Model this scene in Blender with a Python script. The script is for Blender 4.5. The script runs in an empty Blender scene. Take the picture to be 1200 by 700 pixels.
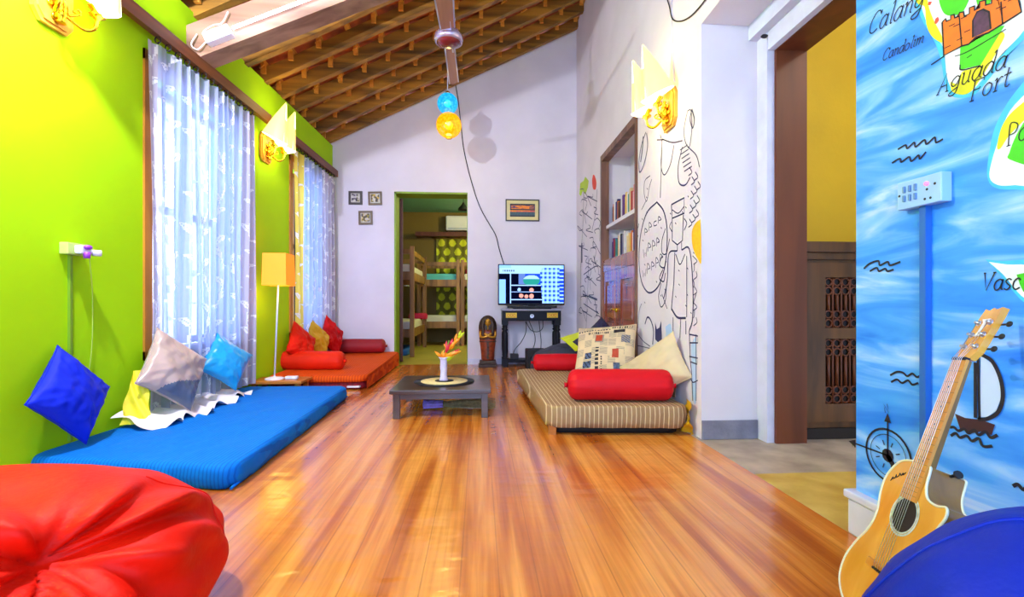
import bpy, bmesh, math, random
from mathutils import Vector, Matrix, noise
random.seed(7)
C = bpy.context.scene.collection
PI = math.pi
# ------------------------------------------------------------------ measuring
FPX, CAMH, VH = 550.0, 0.75, 357.0
TH = math.atan(38 / FPX)
def _d(u, v):
    a = (u - 600) / FPX
    return math.sin(TH) + a * math.cos(TH), math.cos(TH) - a * math.sin(TH), (VH - v) / FPX
def onx(u, v, X):
    x, y, w = _d(u, v); t = X / x; return Vector((X, y * t, CAMH + w * t))
def ony(u, v, Y):
    x, y, w = _d(u, v); t = Y / y; return Vector((x * t, Y, CAMH + w * t))
def onz(u, v, z=0):
    x, y, w = _d(u, v); t = (z - CAMH) / w; return Vector((x * t, y * t, z))
def XL(y): return -1.80 - 0.04 * (5.9 - y)
def ROOF(x): return 2.72 + 0.497 * (x + 1.80)

# ------------------------------------------------------------------ materials
def lin(c):
    return tuple(((v / 255) / 12.92 if v / 255 <= .04045 else ((v / 255 + .055) / 1.055) ** 2.4) for v in c)
def nt(name):
    m = bpy.data.materials.new(name); m.use_nodes = True
    n = m.node_tree; n.nodes.clear()
    o = n.nodes.new('ShaderNodeOutputMaterial')
    return m, n, o
def N(n, t, **k):
    x = n.nodes.new(t)
    for a, b in k.items():
        if a in x.inputs: x.inputs[a].default_value = b
        else: setattr(x, a, b)
    return x
def mat(name, col, rough=.6, metal=0, var=.12, scale=6, bump=0, bscale=40, emit=None, es=0, coat=0, stretch=(1, 1, 1), sheen=0, spec=.5, trans=0):
    m, n, o = nt(name); L = n.links.new
    p = N(n, 'ShaderNodeBsdfPrincipled')
    p.inputs['Roughness'].default_value = rough; p.inputs['Metallic'].default_value = metal
    p.inputs['Coat Weight'].default_value = coat; p.inputs['Sheen Weight'].default_value = sheen
    p.inputs['Specular IOR Level'].default_value = spec
    c = lin(col)
    tc = N(n, 'ShaderNodeTexCoord'); mp = N(n, 'ShaderNodeMapping'); mp.inputs['Scale'].default_value = stretch
    L(tc.outputs['Object'], mp.inputs['Vector'])
    if var:
        nz = N(n, 'ShaderNodeTexNoise'); nz.inputs['Scale'].default_value = scale; nz.inputs['Detail'].default_value = 5
        L(mp.outputs[0], nz.inputs['Vector'])
        r = N(n, 'ShaderNodeValToRGB')
        r.color_ramp.elements[0].position = .3; r.color_ramp.elements[1].position = .7
        r.color_ramp.elements[0].color = tuple(v * (1 - var) for v in c) + (1,)
        r.color_ramp.elements[1].color = tuple(min(1, v * (1 + var)) for v in c) + (1,)
        L(nz.outputs['Fac'], r.inputs['Fac']); L(r.outputs[0], p.inputs['Base Color'])
    else: p.inputs['Base Color'].default_value = c + (1,)
    if bump:
        b = N(n, 'ShaderNodeTexNoise'); b.inputs['Scale'].default_value = bscale; b.inputs['Detail'].default_value = 4
        L(mp.outputs[0], b.inputs['Vector'])
        bp = N(n, 'ShaderNodeBump'); bp.inputs['Strength'].default_value = bump; bp.inputs['Distance'].default_value = .01
        L(b.outputs['Fac'], bp.inputs['Height']); L(bp.outputs[0], p.inputs['Normal'])
    if emit:
        p.inputs['Emission Color'].default_value = lin(emit) + (1,); p.inputs['Emission Strength'].default_value = es
    if trans: p.inputs['Transmission Weight'].default_value = trans
    L(p.outputs[0], o.inputs[0])
    return m
def emis(name, col, s):
    m, n, o = nt(name); e = N(n, 'ShaderNodeEmission'); e.inputs[0].default_value = lin(col) + (1,); e.inputs[1].default_value = s
    n.links.new(e.outputs[0], o.inputs[0]); return m
def wood(name, c1, c2, axis='Y', rough=.5, scale=12, bump=.2, coat=0):
    m, n, o = nt(name); L = n.links.new
    p = N(n, 'ShaderNodeBsdfPrincipled'); p.inputs['Roughness'].default_value = rough; p.inputs['Coat Weight'].default_value = coat
    tc = N(n, 'ShaderNodeTexCoord'); mp = N(n, 'ShaderNodeMapping')
    s = {'X': (.08, 1, 1), 'Y': (1, .08, 1), 'Z': (1, 1, .08)}[axis]; mp.inputs['Scale'].default_value = s
    L(tc.outputs['Object'], mp.inputs['Vector'])
    nz = N(n, 'ShaderNodeTexNoise'); nz.inputs['Scale'].default_value = scale; nz.inputs['Detail'].default_value = 8; nz.inputs['Distortion'].default_value = .6
    L(mp.outputs[0], nz.inputs['Vector'])
    r = N(n, 'ShaderNodeValToRGB'); r.color_ramp.elements[0].position = .35; r.color_ramp.elements[1].position = .68
    r.color_ramp.elements[0].color = lin(c1) + (1,); r.color_ramp.elements[1].color = lin(c2) + (1,)
    L(nz.outputs['Fac'], r.inputs['Fac']); L(r.outputs[0], p.inputs['Base Color'])
    bp = N(n, 'ShaderNodeBump'); bp.inputs['Strength'].default_value = bump; bp.inputs['Distance'].default_value = .01
    L(nz.outputs['Fac'], bp.inputs['Height']); L(bp.outputs[0], p.inputs['Normal'])
    L(p.outputs[0], o.inputs[0]); return m
def stripes(name, c1, c2, axis, freq, width, rough=.75, bump=.3):
    m, n, o = nt(name); L = n.links.new
    p = N(n, 'ShaderNodeBsdfPrincipled'); p.inputs['Roughness'].default_value = rough; p.inputs['Specular IOR Level'].default_value = .15
    tc = N(n, 'ShaderNodeTexCoord'); sx = N(n, 'ShaderNodeSeparateXYZ'); L(tc.outputs['Object'], sx.inputs[0])
    a = N(n, 'ShaderNodeMath', operation='MULTIPLY'); a.inputs[1].default_value = freq; L(sx.outputs[axis], a.inputs[0])
    f = N(n, 'ShaderNodeMath', operation='FRACT'); L(a.outputs[0], f.inputs[0])
    g = N(n, 'ShaderNodeMath', operation='LESS_THAN'); g.inputs[1].default_value = width; L(f.outputs[0], g.inputs[0])
    mx = N(n, 'ShaderNodeMix', data_type='RGBA'); mx.inputs[6].default_value = lin(c1) + (1,); mx.inputs[7].default_value = lin(c2) + (1,)
    L(g.outputs[0], mx.inputs[0]); L(mx.outputs[2], p.inputs['Base Color'])
    nz = N(n, 'ShaderNodeTexNoise'); nz.inputs['Scale'].default_value = 9; L(tc.outputs['Object'], nz.inputs['Vector'])
    bp = N(n, 'ShaderNodeBump'); bp.inputs['Strength'].default_value = bump; bp.inputs['Distance'].default_value = .03
    L(nz.outputs['Fac'], bp.inputs['Height']); L(bp.outputs[0], p.inputs['Normal'])
    L(p.outputs[0], o.inputs[0]); return m

M = {}
M['white'] = mat('white_plaster', (222, 214, 222), .75, var=.05, scale=2.5, bump=.25, bscale=6)
M['white2'] = mat('white_plaster_smooth', (222, 217, 226), .6, var=.04, scale=3, bump=.1, bscale=8)
M['green'] = mat('lime_green_paint', (168, 220, 0), .75, var=.05, scale=1.6, bump=.3, bscale=5, spec=.2)
M['greendk'] = mat('olive_green_paint', (128, 158, 10), .5, var=.08)
M['olive'] = mat('olive_brown_paint', (124, 98, 18), .6, var=.08, scale=2)
M['turq'] = mat('turquoise_paint', (122, 190, 150), .6, var=.05)
M['yellow'] = mat('mustard_paint', (212, 168, 8), .6, var=.07, scale=3, bump=.1)
M['roofwood'] = wood('rafter_wood', (92, 62, 14), (186, 128, 34), 'X', .6, 10, .5)
M['batten'] = wood('batten_wood', (196, 120, 28), (240, 170, 60), 'Y', .6, 10, .4)
M['tile'] = mat('roof_tile_clay', (182, 84, 24), .7, var=.45, scale=9, bump=.5, bscale=25)
M['beam'] = wood('beam_wood', (118, 82, 62), (178, 136, 112), 'X', .55, 8, .4)
M['pelmet'] = wood('pelmet_wood', (92, 44, 14), (140, 74, 26), 'Y', .5, 12, .2)
M['frame_or'] = wood('window_frame_wood', (160, 96, 20), (206, 134, 36), 'Z', .5, 12, .2)
M['brown'] = wood('brown_varnished_wood', (86, 36, 12), (112, 52, 20), 'Z', .5, 8, .1)
M['teak'] = wood('carved_teak', (62, 34, 14), (100, 60, 24), 'Z', .45, 12, .3)
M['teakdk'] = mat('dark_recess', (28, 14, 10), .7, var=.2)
M['frame_pk'] = wood('niche_frame_wood', (92, 58, 46), (140, 98, 78), 'Z', .5, 10, .2)
M['cup'] = wood('cupboard_wood', (124, 58, 40), (168, 92, 60), 'Z', .22, 9, .1, .5)
M['bunk'] = wood('bunk_pine', (110, 72, 22), (172, 118, 50), 'Z', .5, 10, .2)
M['black'] = mat('black_paint', (12, 12, 24), .5, var=.2, spec=.25)
M['blk2'] = mat('matte_black', (14, 13, 16), .6, var=.2)
M['ink'] = mat('mural_ink', (44, 44, 92), .7, var=0)
M['inkb'] = mat('black_marker', (20, 16, 30), .7, var=0)
M['brass'] = mat('polished_brass', (222, 176, 40), .25, metal=1, var=.1, scale=30)
M['backpl'] = wood('sconce_backplate_wood', (196, 130, 22), (228, 164, 50), 'Z', .45, 14, .2)
M['silver'] = mat('silver_metal', (200, 200, 212), .3, metal=1, var=.05)
M['plast'] = mat('white_plastic', (232, 230, 236), .4, var=.03)
M['red'] = mat('crimson_cloth', (206, 4, 22), .6, var=.1, scale=5, bump=.3, bscale=8, spec=.25)
M['redor'] = mat('vermilion_cloth', (216, 34, 2), .6, var=.1, scale=5, bump=.3, bscale=8, spec=.25)
M['maroon'] = mat('maroon_cloth', (150, 8, 24), .65, var=.12, scale=5, bump=.3, bscale=8)
M['orange'] = stripes('orange_ribbed_bedspread', (220, 84, 14), (196, 60, 8), 0, 42, .4)
M['marpat'] = mat('maroon_patterned_cloth', (140, 10, 30), .7, var=.5, scale=40)
M['bluebed'] = stripes('azure_striped_sheet', (0, 118, 210), (0, 96, 188), 0, 60, .35, .75)
M['cyan'] = mat('cyan_satin', (8, 160, 216), .3, var=.08, scale=6, bump=.3, bscale=10, sheen=.2)
M['navyblue'] = mat('royal_blue_cloth', (4, 36, 190), .65, var=.1, scale=5, bump=.2, bscale=12, spec=.25)
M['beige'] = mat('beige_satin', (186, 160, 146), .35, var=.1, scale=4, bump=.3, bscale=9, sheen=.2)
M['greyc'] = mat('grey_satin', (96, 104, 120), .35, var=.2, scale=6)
M['cream'] = mat('cream_cloth', (214, 190, 146), .7, var=.05, bump=.2, bscale=10)
M['ycush'] = mat('mustard_cloth', (220, 166, 14), .65, var=.08, bump=.2, bscale=10)
M['lime'] = mat('neon_yellow_cloth', (206, 216, 10), .6, var=.05)
M['char'] = mat('charcoal_cloth', (52, 54, 72), .75, var=.15, bump=.3, bscale=10)
M['strip'] = None
M['tbl'] = wood('dark_coffee_table_wood', (52, 36, 32), (84, 62, 54), 'X', .3, 12, .08, .3)
M['side'] = wood('side_table_wood', (166, 92, 24), (200, 122, 40), 'X', .4, 12, .1)
M['redbag'] = mat('red_leatherette', (226, 20, 0), .55, var=.08, scale=3, bump=.15, bscale=60, spec=.14)
M['bluebag'] = mat('blue_leatherette', (0, 34, 160), .5, var=.08, scale=3, bump=.12, bscale=60, spec=.2)
M['spruce'] = wood('guitar_spruce', (212, 144, 40), (232, 170, 66), 'Z', .22, 14, .02, .6)
M['gside'] = wood('guitar_side_wood', (112, 74, 20), (150, 104, 32), 'Z', .3, 14, .05, .4)
M['fret'] = wood('fretboard_wood', (186, 118, 34), (212, 146, 54), 'Z', .35, 14, .03)
M['ivory'] = mat('ivory_binding', (226, 226, 196), .35, var=.03)
M['grey'] = mat('grey_stone', (132, 130, 146), .8, var=.25, scale=8, bump=.5)
M['skirt'] = mat('white_skirting_paint', (206, 206, 226), .6, var=.08, scale=10)
M['bookp'] = mat('book_paper', (228, 218, 196), .8, var=.05)
M['glass'] = None

# floor: vinyl wood printed planks
def floor_mat():
    m, n, o = nt('printed_wood_floor'); L = n.links.new
    p = N(n, 'ShaderNodeBsdfPrincipled'); p.inputs['Roughness'].default_value = .27; p.inputs['Coat Weight'].default_value = .5; p.inputs['Coat Roughness'].default_value = .12
    tc = N(n, 'ShaderNodeTexCoord')
    mp = N(n, 'ShaderNodeMapping'); mp.inputs['Scale'].default_value = (1, .055, 1); L(tc.outputs['Object'], mp.inputs['Vector'])
    a = N(n, 'ShaderNodeTexNoise'); a.inputs['Scale'].default_value = 11; a.inputs['Detail'].default_value = 3; a.inputs['Distortion'].default_value = .5; L(mp.outputs[0], a.inputs['Vector'])
    ra = N(n, 'ShaderNodeValToRGB'); e = ra.color_ramp.elements
    e[0].position = .36; e[0].color = lin((180, 88, 16)) + (1,); e[1].position = .62; e[1].color = lin((238, 154, 60)) + (1,)
    x = e.new(.48); x.color = lin((214, 122, 34)) + (1,)
    L(a.outputs['Fac'], ra.inputs['Fac'])
    mp2 = N(n, 'ShaderNodeMapping'); mp2.inputs['Scale'].default_value = (1, .03, 1); L(tc.outputs['Object'], mp2.inputs['Vector'])
    b = N(n, 'ShaderNodeTexNoise'); b.inputs['Scale'].default_value = 90; b.inputs['Detail'].default_value = 4; L(mp2.outputs[0], b.inputs['Vector'])
    rb = N(n, 'ShaderNodeValToRGB'); rb.color_ramp.elements[0].position = .35; rb.color_ramp.elements[1].position = .65
    rb.color_ramp.elements[0].color = (.82, .78, .72, 1); rb.color_ramp.elements[1].color = (1, 1, 1, 1); L(b.outputs['Fac'], rb.inputs['Fac'])
    mu = N(n, 'ShaderNodeMix', data_type='RGBA', blend_type='MULTIPLY'); mu.inputs[0].default_value = 1
    L(ra.outputs[0], mu.inputs[6]); L(rb.outputs[0], mu.inputs[7])
    # plank joints (narrow strips) and one sheet seam
    sx = N(n, 'ShaderNodeSeparateXYZ'); L(tc.outputs['Object'], sx.inputs[0])
    q = N(n, 'ShaderNodeMath', operation='MULTIPLY_ADD'); q.inputs[1].default_value = 9.5; q.inputs[2].default_value = 1.52; L(sx.outputs[0], q.inputs[0])
    fr = N(n, 'ShaderNodeMath', operation='FRACT'); L(q.outputs[0], fr.inputs[0])
    lt = N(n, 'ShaderNodeMath', operation='LESS_THAN'); lt.inputs[1].default_value = .04; L(fr.outputs[0], lt.inputs[0])
    fac = N(n, 'ShaderNodeMath', operation='MULTIPLY'); fac.inputs[1].default_value = .35; L(lt.outputs[0], fac.inputs[0])
    mj = N(n, 'ShaderNodeMix', data_type='RGBA'); L(fac.outputs[0], mj.inputs[0]); L(mu.outputs[2], mj.inputs[6]); mj.inputs[7].default_value = lin((110, 50, 14)) + (1,)
    L(mj.outputs[2], p.inputs['Base Color'])
    mp3 = N(n, 'ShaderNodeMapping'); mp3.inputs['Scale'].default_value = (1, 2.2, 1); L(tc.outputs['Object'], mp3.inputs['Vector'])
    w = N(n, 'ShaderNodeTexNoise'); w.inputs['Scale'].default_value = 5; w.inputs['Detail'].default_value = 2; L(mp3.outputs[0], w.inputs['Vector'])
    bp = N(n, 'ShaderNodeBump'); bp.inputs['Strength'].default_value = .35; bp.inputs['Distance'].default_value = .012; L(w.outputs['Fac'], bp.inputs['Height'])
    L(bp.outputs[0], p.inputs['Normal']); L(bp.outputs[0], p.inputs['Coat Normal'])
    L(p.outputs[0], o.inputs[0]); return m
M['floor'] = floor_mat()
def sea_mat():
    m, n, o = nt('painted_sea'); L = n.links.new
    p = N(n, 'ShaderNodeBsdfPrincipled'); p.inputs['Roughness'].default_value = .42
    tc = N(n, 'ShaderNodeTexCoord')
    mp = N(n, 'ShaderNodeMapping'); mp.inputs['Scale'].default_value = (1, .9, 4.5); mp.inputs['Rotation'].default_value = (.12, 0, 0); L(tc.outputs['Object'], mp.inputs['Vector'])
    a = N(n, 'ShaderNodeTexNoise'); a.inputs['Scale'].default_value = 2.6; a.inputs['Detail'].default_value = 7; a.inputs['Distortion'].default_value = .8; L(mp.outputs[0], a.inputs['Vector'])
    r = N(n, 'ShaderNodeValToRGB'); e = r.color_ramp.elements
    e[0].position = .3; e[0].color = lin((20, 120, 230)) + (1,); e[1].position = .72; e[1].color = lin((206, 224, 250)) + (1,)
    x = e.new(.46); x.color = lin((62, 150, 242)) + (1,); x = e.new(.58); x.color = lin((124, 184, 250)) + (1,)
    L(a.outputs['Fac'], r.inputs['Fac']); L(r.outputs[0], p.inputs['Base Color'])
    L(p.outputs[0], o.inputs[0]); return m
M['sea'] = sea_mat()
def stone_mat():
    m, n, o = nt('worn_stone_threshold'); L = n.links.new
    p = N(n, 'ShaderNodeBsdfPrincipled'); p.inputs['Roughness'].default_value = .65
    tc = N(n, 'ShaderNodeTexCoord'); sx = N(n, 'ShaderNodeSeparateXYZ'); L(tc.outputs['Object'], sx.inputs[0])
    nz = N(n, 'ShaderNodeTexNoise'); nz.inputs['Scale'].default_value = 6; nz.inputs['Detail'].default_value = 6; L(tc.outputs['Object'], nz.inputs['Vector'])
    # patches of ochre screed (near) and grey stone (far), split at Y = 2.0
    g = N(n, 'ShaderNodeMath', operation='GREATER_THAN'); g.inputs[1].default_value = 2.0; L(sx.outputs[1], g.inputs[0])
    ry = N(n, 'ShaderNodeValToRGB'); ry.color_ramp.elements[0].position = .3; ry.color_ramp.elements[1].position = .7
    ry.color_ramp.elements[0].color = lin((176, 138, 50)) + (1,); ry.color_ramp.elements[1].color = lin((214, 184, 96)) + (1,)
    rg = N(n, 'ShaderNodeValToRGB'); rg.color_ramp.elements[0].position = .3; rg.color_ramp.elements[1].position = .7
    rg.color_ramp.elements[0].color = lin((140, 126, 116)) + (1,); rg.color_ramp.elements[1].color = lin((190, 172, 156)) + (1,)
    L(nz.outputs['Fac'], ry.inputs[0]); L(nz.outputs['Fac'], rg.inputs[0])
    mx = N(n, 'ShaderNodeMix', data_type='RGBA'); L(g.outputs[0], mx.inputs[0]); L(ry.outputs[0], mx.inputs[6]); L(rg.outputs[0], mx.inputs[7])
    L(mx.outputs[2], p.inputs['Base Color'])
    bp = N(n, 'ShaderNodeBump'); bp.inputs['Strength'].default_value = .4; bp.inputs['Distance'].default_value = .02; L(nz.outputs['Fac'], bp.inputs['Height']); L(bp.outputs[0], p.inputs['Normal'])
    L(p.outputs[0], o.inputs[0]); return m
M['stone'] = stone_mat()
M['bedfloor'] = mat('bedroom_floor_tile', (176, 156, 62), .4, var=.15, scale=2)
def cloth_mat(name, tcol, dcol, dfac, dens):
    m, n, o = nt(name); L = n.links.new
    tr = N(n, 'ShaderNodeBsdfTransparent'); tl = N(n, 'ShaderNodeBsdfTranslucent'); df = N(n, 'ShaderNodeBsdfDiffuse')
    tl.inputs[0].default_value = tcol + (1,); df.inputs[0].default_value = dcol + (1,)
    s = N(n, 'ShaderNodeMixShader'); s.inputs[0].default_value = dfac; L(tl.outputs[0], s.inputs[1]); L(df.outputs[0], s.inputs[2])
    tc = N(n, 'ShaderNodeTexCoord'); nz = N(n, 'ShaderNodeTexNoise'); nz.inputs['Scale'].default_value = 25; L(tc.outputs['Object'], nz.inputs['Vector'])
    dn = N(n, 'ShaderNodeMath', operation='MULTIPLY_ADD'); dn.inputs[1].default_value = .1; dn.inputs[2].default_value = dens - .05; L(nz.outputs['Fac'], dn.inputs[0])
    f = N(n, 'ShaderNodeMixShader'); L(dn.outputs[0], f.inputs[0]); L(tr.outputs[0], f.inputs[1]); L(s.outputs[0], f.inputs[2])
    L(f.outputs[0], o.inputs[0]); return m
M['gauze'] = cloth_mat('lace_gauze', (.42, .54, .92), (.80, .83, .96), .35, .74)
M['lace'] = cloth_mat('lace_leaf_weave', (.66, .72, .95), (.93, .94, 1), .75, .95)
M['drapeA'] = cloth_mat('drape_ground', (.5, .48, .62), (.60, .54, .62), .7, .98)
M['drapeB'] = cloth_mat('drape_leaf', (.8, .8, .85), (.9, .88, .88), .8, .98)
M['ydrape'] = cloth_mat('yellow_drape_ground', (.8, .6, .1), (.86, .66, .12), .6, .98)
def leafy(s_, t, sp=.20, seed=0):
    """1 where a woven leaf of the spray pattern falls; s_ along, t up, in metres"""
    k = math.floor(s_ / sp); best = 0
    for c in (k - 1, k, k + 1):
        cx = (c + .5) * sp; off = (c * .37 + seed) % 1 * .3
        sx_ = cx + .03 * math.sin((t + off) * 9)
        if abs(s_ - sx_) < .0035: return 1
        j0 = math.floor((t + off) / .10)
        for j in (j0 - 1, j0, j0 + 1):
            ty = j * .10 - off; sd = 1 if j % 2 else -1
            bx_ = cx + .03 * math.sin((ty + off) * 9)
            dx, dy = (s_ - bx_) * sd, t - ty
            u = dx * .78 + dy * .62; v = -dx * .62 + dy * .78; v -= .02 * math.sin(max(0, min(1, u / .095)) * PI)
            if 0 < u < .095 and abs(v) < .019 * math.sin(PI * (u / .095) ** .8): return 1 if abs(v) > .0018 else 0
    return 0
M['strip'] = stripes('taupe_pinstripe_cover', (158, 126, 88), (214, 190, 146), 0, 38, .18, .7, .5)
def glass_mat():
    m, n, o = nt('window_glass'); L = n.links.new
    t = N(n, 'ShaderNodeBsdfTransparent'); g = N(n, 'ShaderNodeBsdfGlossy'); g.inputs['Roughness'].default_value = .05
    s = N(n, 'ShaderNodeMixShader'); s.inputs[0].default_value = .08; L(t.outputs[0], s.inputs[1]); L(g.outputs[0], s.inputs[2]); L(s.outputs[0], o.inputs[0]); return m
M['glass'] = glass_mat()

# ------------------------------------------------------------------ mesh builder
class MB:
    def __init__(s): s.v = []; s.f = []; s.mi = []; s.uv = {}; s.M = Matrix.Identity(4); s.sm = []; s.mat = 0
    def V(s, p): s.v.append(s.M @ Vector(p)); return len(s.v) - 1
    def F(s, ids, smooth=False, mi=None): s.f.append(tuple(ids)); s.mi.append(s.mat if mi is None else mi); s.sm.append(smooth); return len(s.f) - 1
    def hexa(s, p):
        i = [s.V(q) for q in p]
        for q in ((0, 3, 2, 1), (4, 5, 6, 7), (0, 1, 5, 4), (1, 2, 6, 5), (2, 3, 7, 6), (3, 0, 4, 7)): s.F([i[k] for k in q])
        return s
    def box(s, x0, x1, y0, y1, z0, z1, bev=0):
        if bev: return s.bbox(x0, x1, y0, y1, z0, z1, bev)
        return s.hexa([(x0, y0, z0), (x1, y0, z0), (x1, y1, z0), (x0, y1, z0), (x0, y0, z1), (x1, y0, z1), (x1, y1, z1), (x0, y1, z1)])
    def bbox(s, x0, x1, y0, y1, z0, z1, b):
        bm = bmesh.new(); bmesh.ops.create_cube(bm, size=1)
        bmesh.ops.scale(bm, vec=(x1 - x0, y1 - y0, z1 - z0), verts=bm.verts)
        bmesh.ops.translate(bm, vec=((x0 + x1) / 2, (y0 + y1) / 2, (z0 + z1) / 2), verts=bm.verts)
        bmesh.ops.bevel(bm, geom=bm.edges[:] , offset=b, segments=2, affect='EDGES', profile=.6)
        s.addbm(bm); return s
    def addbm(s, bm, smooth=False):
        bm.verts.ensure_lookup_table(); o = {}
        for v in bm.verts: o[v.index] = s.V(v.co)
        for f in bm.faces: s.F([o[v.index] for v in f.verts], smooth)
        bm.free()
    def frame(s, a, b):
        a = Vector(a); b = Vector(b); z = (b - a).normalized()
        h = Vector((0, 0, 1)) if abs(z.z) < .95 else Vector((1, 0, 0))
        x = h.cross(z).normalized(); y = z.cross(x); return x, y
    def cyl(s, a, b, r0, r1=None, n=16, cap=True):
        r1 = r0 if r1 is None else r1; x, y = s.frame(a, b); a = Vector(a); b = Vector(b)
        A = [s.V(a + (x * math.cos(2 * PI * k / n) + y * math.sin(2 * PI * k / n)) * r0) for k in range(n)]
        B = [s.V(b + (x * math.cos(2 * PI * k / n) + y * math.sin(2 * PI * k / n)) * r1) for k in range(n)]
        for k in range(n): s.F((A[k], A[(k + 1) % n], B[(k + 1) % n], B[k]), True)
        if cap: s.F(A[::-1]); s.F(B)
        return s
    def tube(s, pts, r, n=8, closed=False):
        pts = [Vector(p) for p in pts]; rings = []
        prev = None
        for i, p in enumerate(pts):
            a = pts[max(0, i - 1)]; b = pts[min(len(pts) - 1, i + 1)]; z = (b - a).normalized()
            if prev is None:
                h = Vector((0, 0, 1)) if abs(z.z) < .95 else Vector((1, 0, 0)); x = h.cross(z).normalized()
            else: x = (prev - z * prev.dot(z)).normalized()
            prev = x; y = z.cross(x); rr = r[i] if isinstance(r, (list, tuple)) else r
            rings.append([s.V(p + (x * math.cos(2 * PI * k / n) + y * math.sin(2 * PI * k / n)) * rr) for k in range(n)])
        for i in range(len(rings) - 1):
            for k in range(n): s.F((rings[i][k], rings[i][(k + 1) % n], rings[i + 1][(k + 1) % n], rings[i + 1][k]), True)
        s.F(rings[0][::-1]); s.F(rings[-1]); return s
    def lathe(s, prof, c=(0, 0, 0), n=32, sx=1, sy=1, cap=True, fn=None):
        rings = []
        for r, z in prof:
            rings.append([s.V((c[0] + r * sx * math.cos(2 * PI * k / n) * (fn(2 * PI * k / n, z) if fn else 1), c[1] + r * sy * math.sin(2 * PI * k / n) * (fn(2 * PI * k / n, z) if fn else 1), c[2] + z)) for k in range(n)])
        for i in range(len(rings) - 1):
            for k in range(n): s.F((rings[i][k], rings[i][(k + 1) % n], rings[i + 1][(k + 1) % n], rings[i + 1][k]), True)
        if cap: s.F(rings[0][::-1]); s.F(rings[-1])
        return s
    def sph(s, c, r, n=20, m=12, sc=(1, 1, 1)):
        rings = []; c = Vector(c)
        for i in range(1, m):
            t = PI * i / m
            rings.append([s.V(c + Vector((r * sc[0] * math.sin(t) * math.cos(2 * PI * k / n), r * sc[1] * math.sin(t) * math.sin(2 * PI * k / n), r * sc[2] * math.cos(t)))) for k in range(n)])
        T = s.V(c + Vector((0, 0, r * sc[2]))); B = s.V(c - Vector((0, 0, r * sc[2])))
        for k in range(n): s.F((T, rings[0][k], rings[0][(k + 1) % n]), True); s.F((B, rings[-1][(k + 1) % n], rings[-1][k]), True)
        for i in range(len(rings) - 1):
            for k in range(n): s.F((rings[i][k], rings[i + 1][k], rings[i + 1][(k + 1) % n], rings[i][(k + 1) % n]), True)
        return s
    def grid(s, fn, nu, nv, mfn=None, smooth=True, uvs=True, flip=False):
        ids = [[s.V(fn(i / nu, j / nv)) for j in range(nv + 1)] for i in range(nu + 1)]
        for i in range(nu):
            for j in range(nv):
                q = (ids[i][j], ids[i + 1][j], ids[i + 1][j + 1], ids[i][j + 1])
                fi = s.F(q[::-1] if flip else q, smooth, mfn((i + .5) / nu, (j + .5) / nv) if mfn else None)
                uv = [(i / nu, j / nv), ((i + 1) / nu, j / nv), ((i + 1) / nu, (j + 1) / nv), (i / nu, (j + 1) / nv)]
                s.uv[fi] = uv[::-1] if flip else uv
        return ids
    def poly(s, pts, th=None, d=None):
        """flat polygon, optionally extruded by vector d"""
        a = [s.V(p) for p in pts]
        if d is None: s.F(a); return s
        d = Vector(d); b = [s.V(Vector(p) + d) for p in pts]; s.F(a[::-1]); s.F(b); n = len(a)
        for k in range(n): s.F((a[k], a[(k + 1) % n], b[(k + 1) % n], b[k]))
        return s
    def build(s, name, mats, parent=None, org=None):
        if not isinstance(mats, (list, tuple)): mats = [mats]
        if org is None: org = wloc(parent) if parent else Vector((0, 0, 0))
        org = Vector(org)
        me = bpy.data.meshes.new(name); me.from_pydata([v - org for v in s.v], [], s.f)
        for m in mats: me.materials.append(m)
        me.polygons.foreach_set('material_index', [min(i, len(mats) - 1) for i in s.mi]); me.polygons.foreach_set('use_smooth', s.sm)
        if s.uv:
            ul = me.uv_layers.new(name='UVMap')
            for fi, uv in s.uv.items():
                for k, li in enumerate(me.polygons[fi].loop_indices): ul.data[li].uv = uv[k]
        me.update()
        o = bpy.data.objects.new(name, me); C.objects.link(o)
        if parent: o.parent = parent; o.location = org - wloc(parent)
        else: o.location = org
        return o
def wloc(o):
    v = Vector((0, 0, 0))
    while o: v += o.location; o = o.parent
    return v
def thing(name, label, cat, loc=(0, 0, 0), group=None):
    o = bpy.data.objects.new(name, None); C.objects.link(o); o.location = loc; o.empty_display_size = .05
    o['label'] = label; o['category'] = cat
    if group: o['group'] = group
    return o
def tag(o, label, cat, group=None):
    o['label'] = label; o['category'] = cat
    if group: o['group'] = group
    return o
def struct(o): o['kind'] = 'structure'; return o
def copy_tree(o, parent=None, loc=None, rz=None, label=None, world_dep=None):
    c = o.copy(); C.objects.link(c)
    if parent: c.parent = parent
    if loc is not None: c.location = loc
    if rz is not None: c.rotation_euler = (0, 0, rz)
    if label: c['label'] = label
    for ch in list(o.children): copy_tree(ch, c)
    return c
def cr(pts, n=6):
    """catmull-rom smoothing of tuples"""
    P = [Vector(p) for p in pts]; 
    if len(P) < 3: return P
    Q = [P[0] * 2 - P[1]] + P + [P[-1] * 2 - P[-2]]; out = []
    for i in range(1, len(Q) - 2):
        for k in range(n):
            t = k / n
            out.append(.5 * ((2 * Q[i]) + (Q[i + 1] - Q[i - 1]) * t + (2 * Q[i - 1] - 5 * Q[i] + 4 * Q[i + 1] - Q[i + 2]) * t * t + (3 * Q[i] - Q[i - 1] - 3 * Q[i + 1] + Q[i + 2]) * t ** 3))
    out.append(P[-1]); return out

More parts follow.
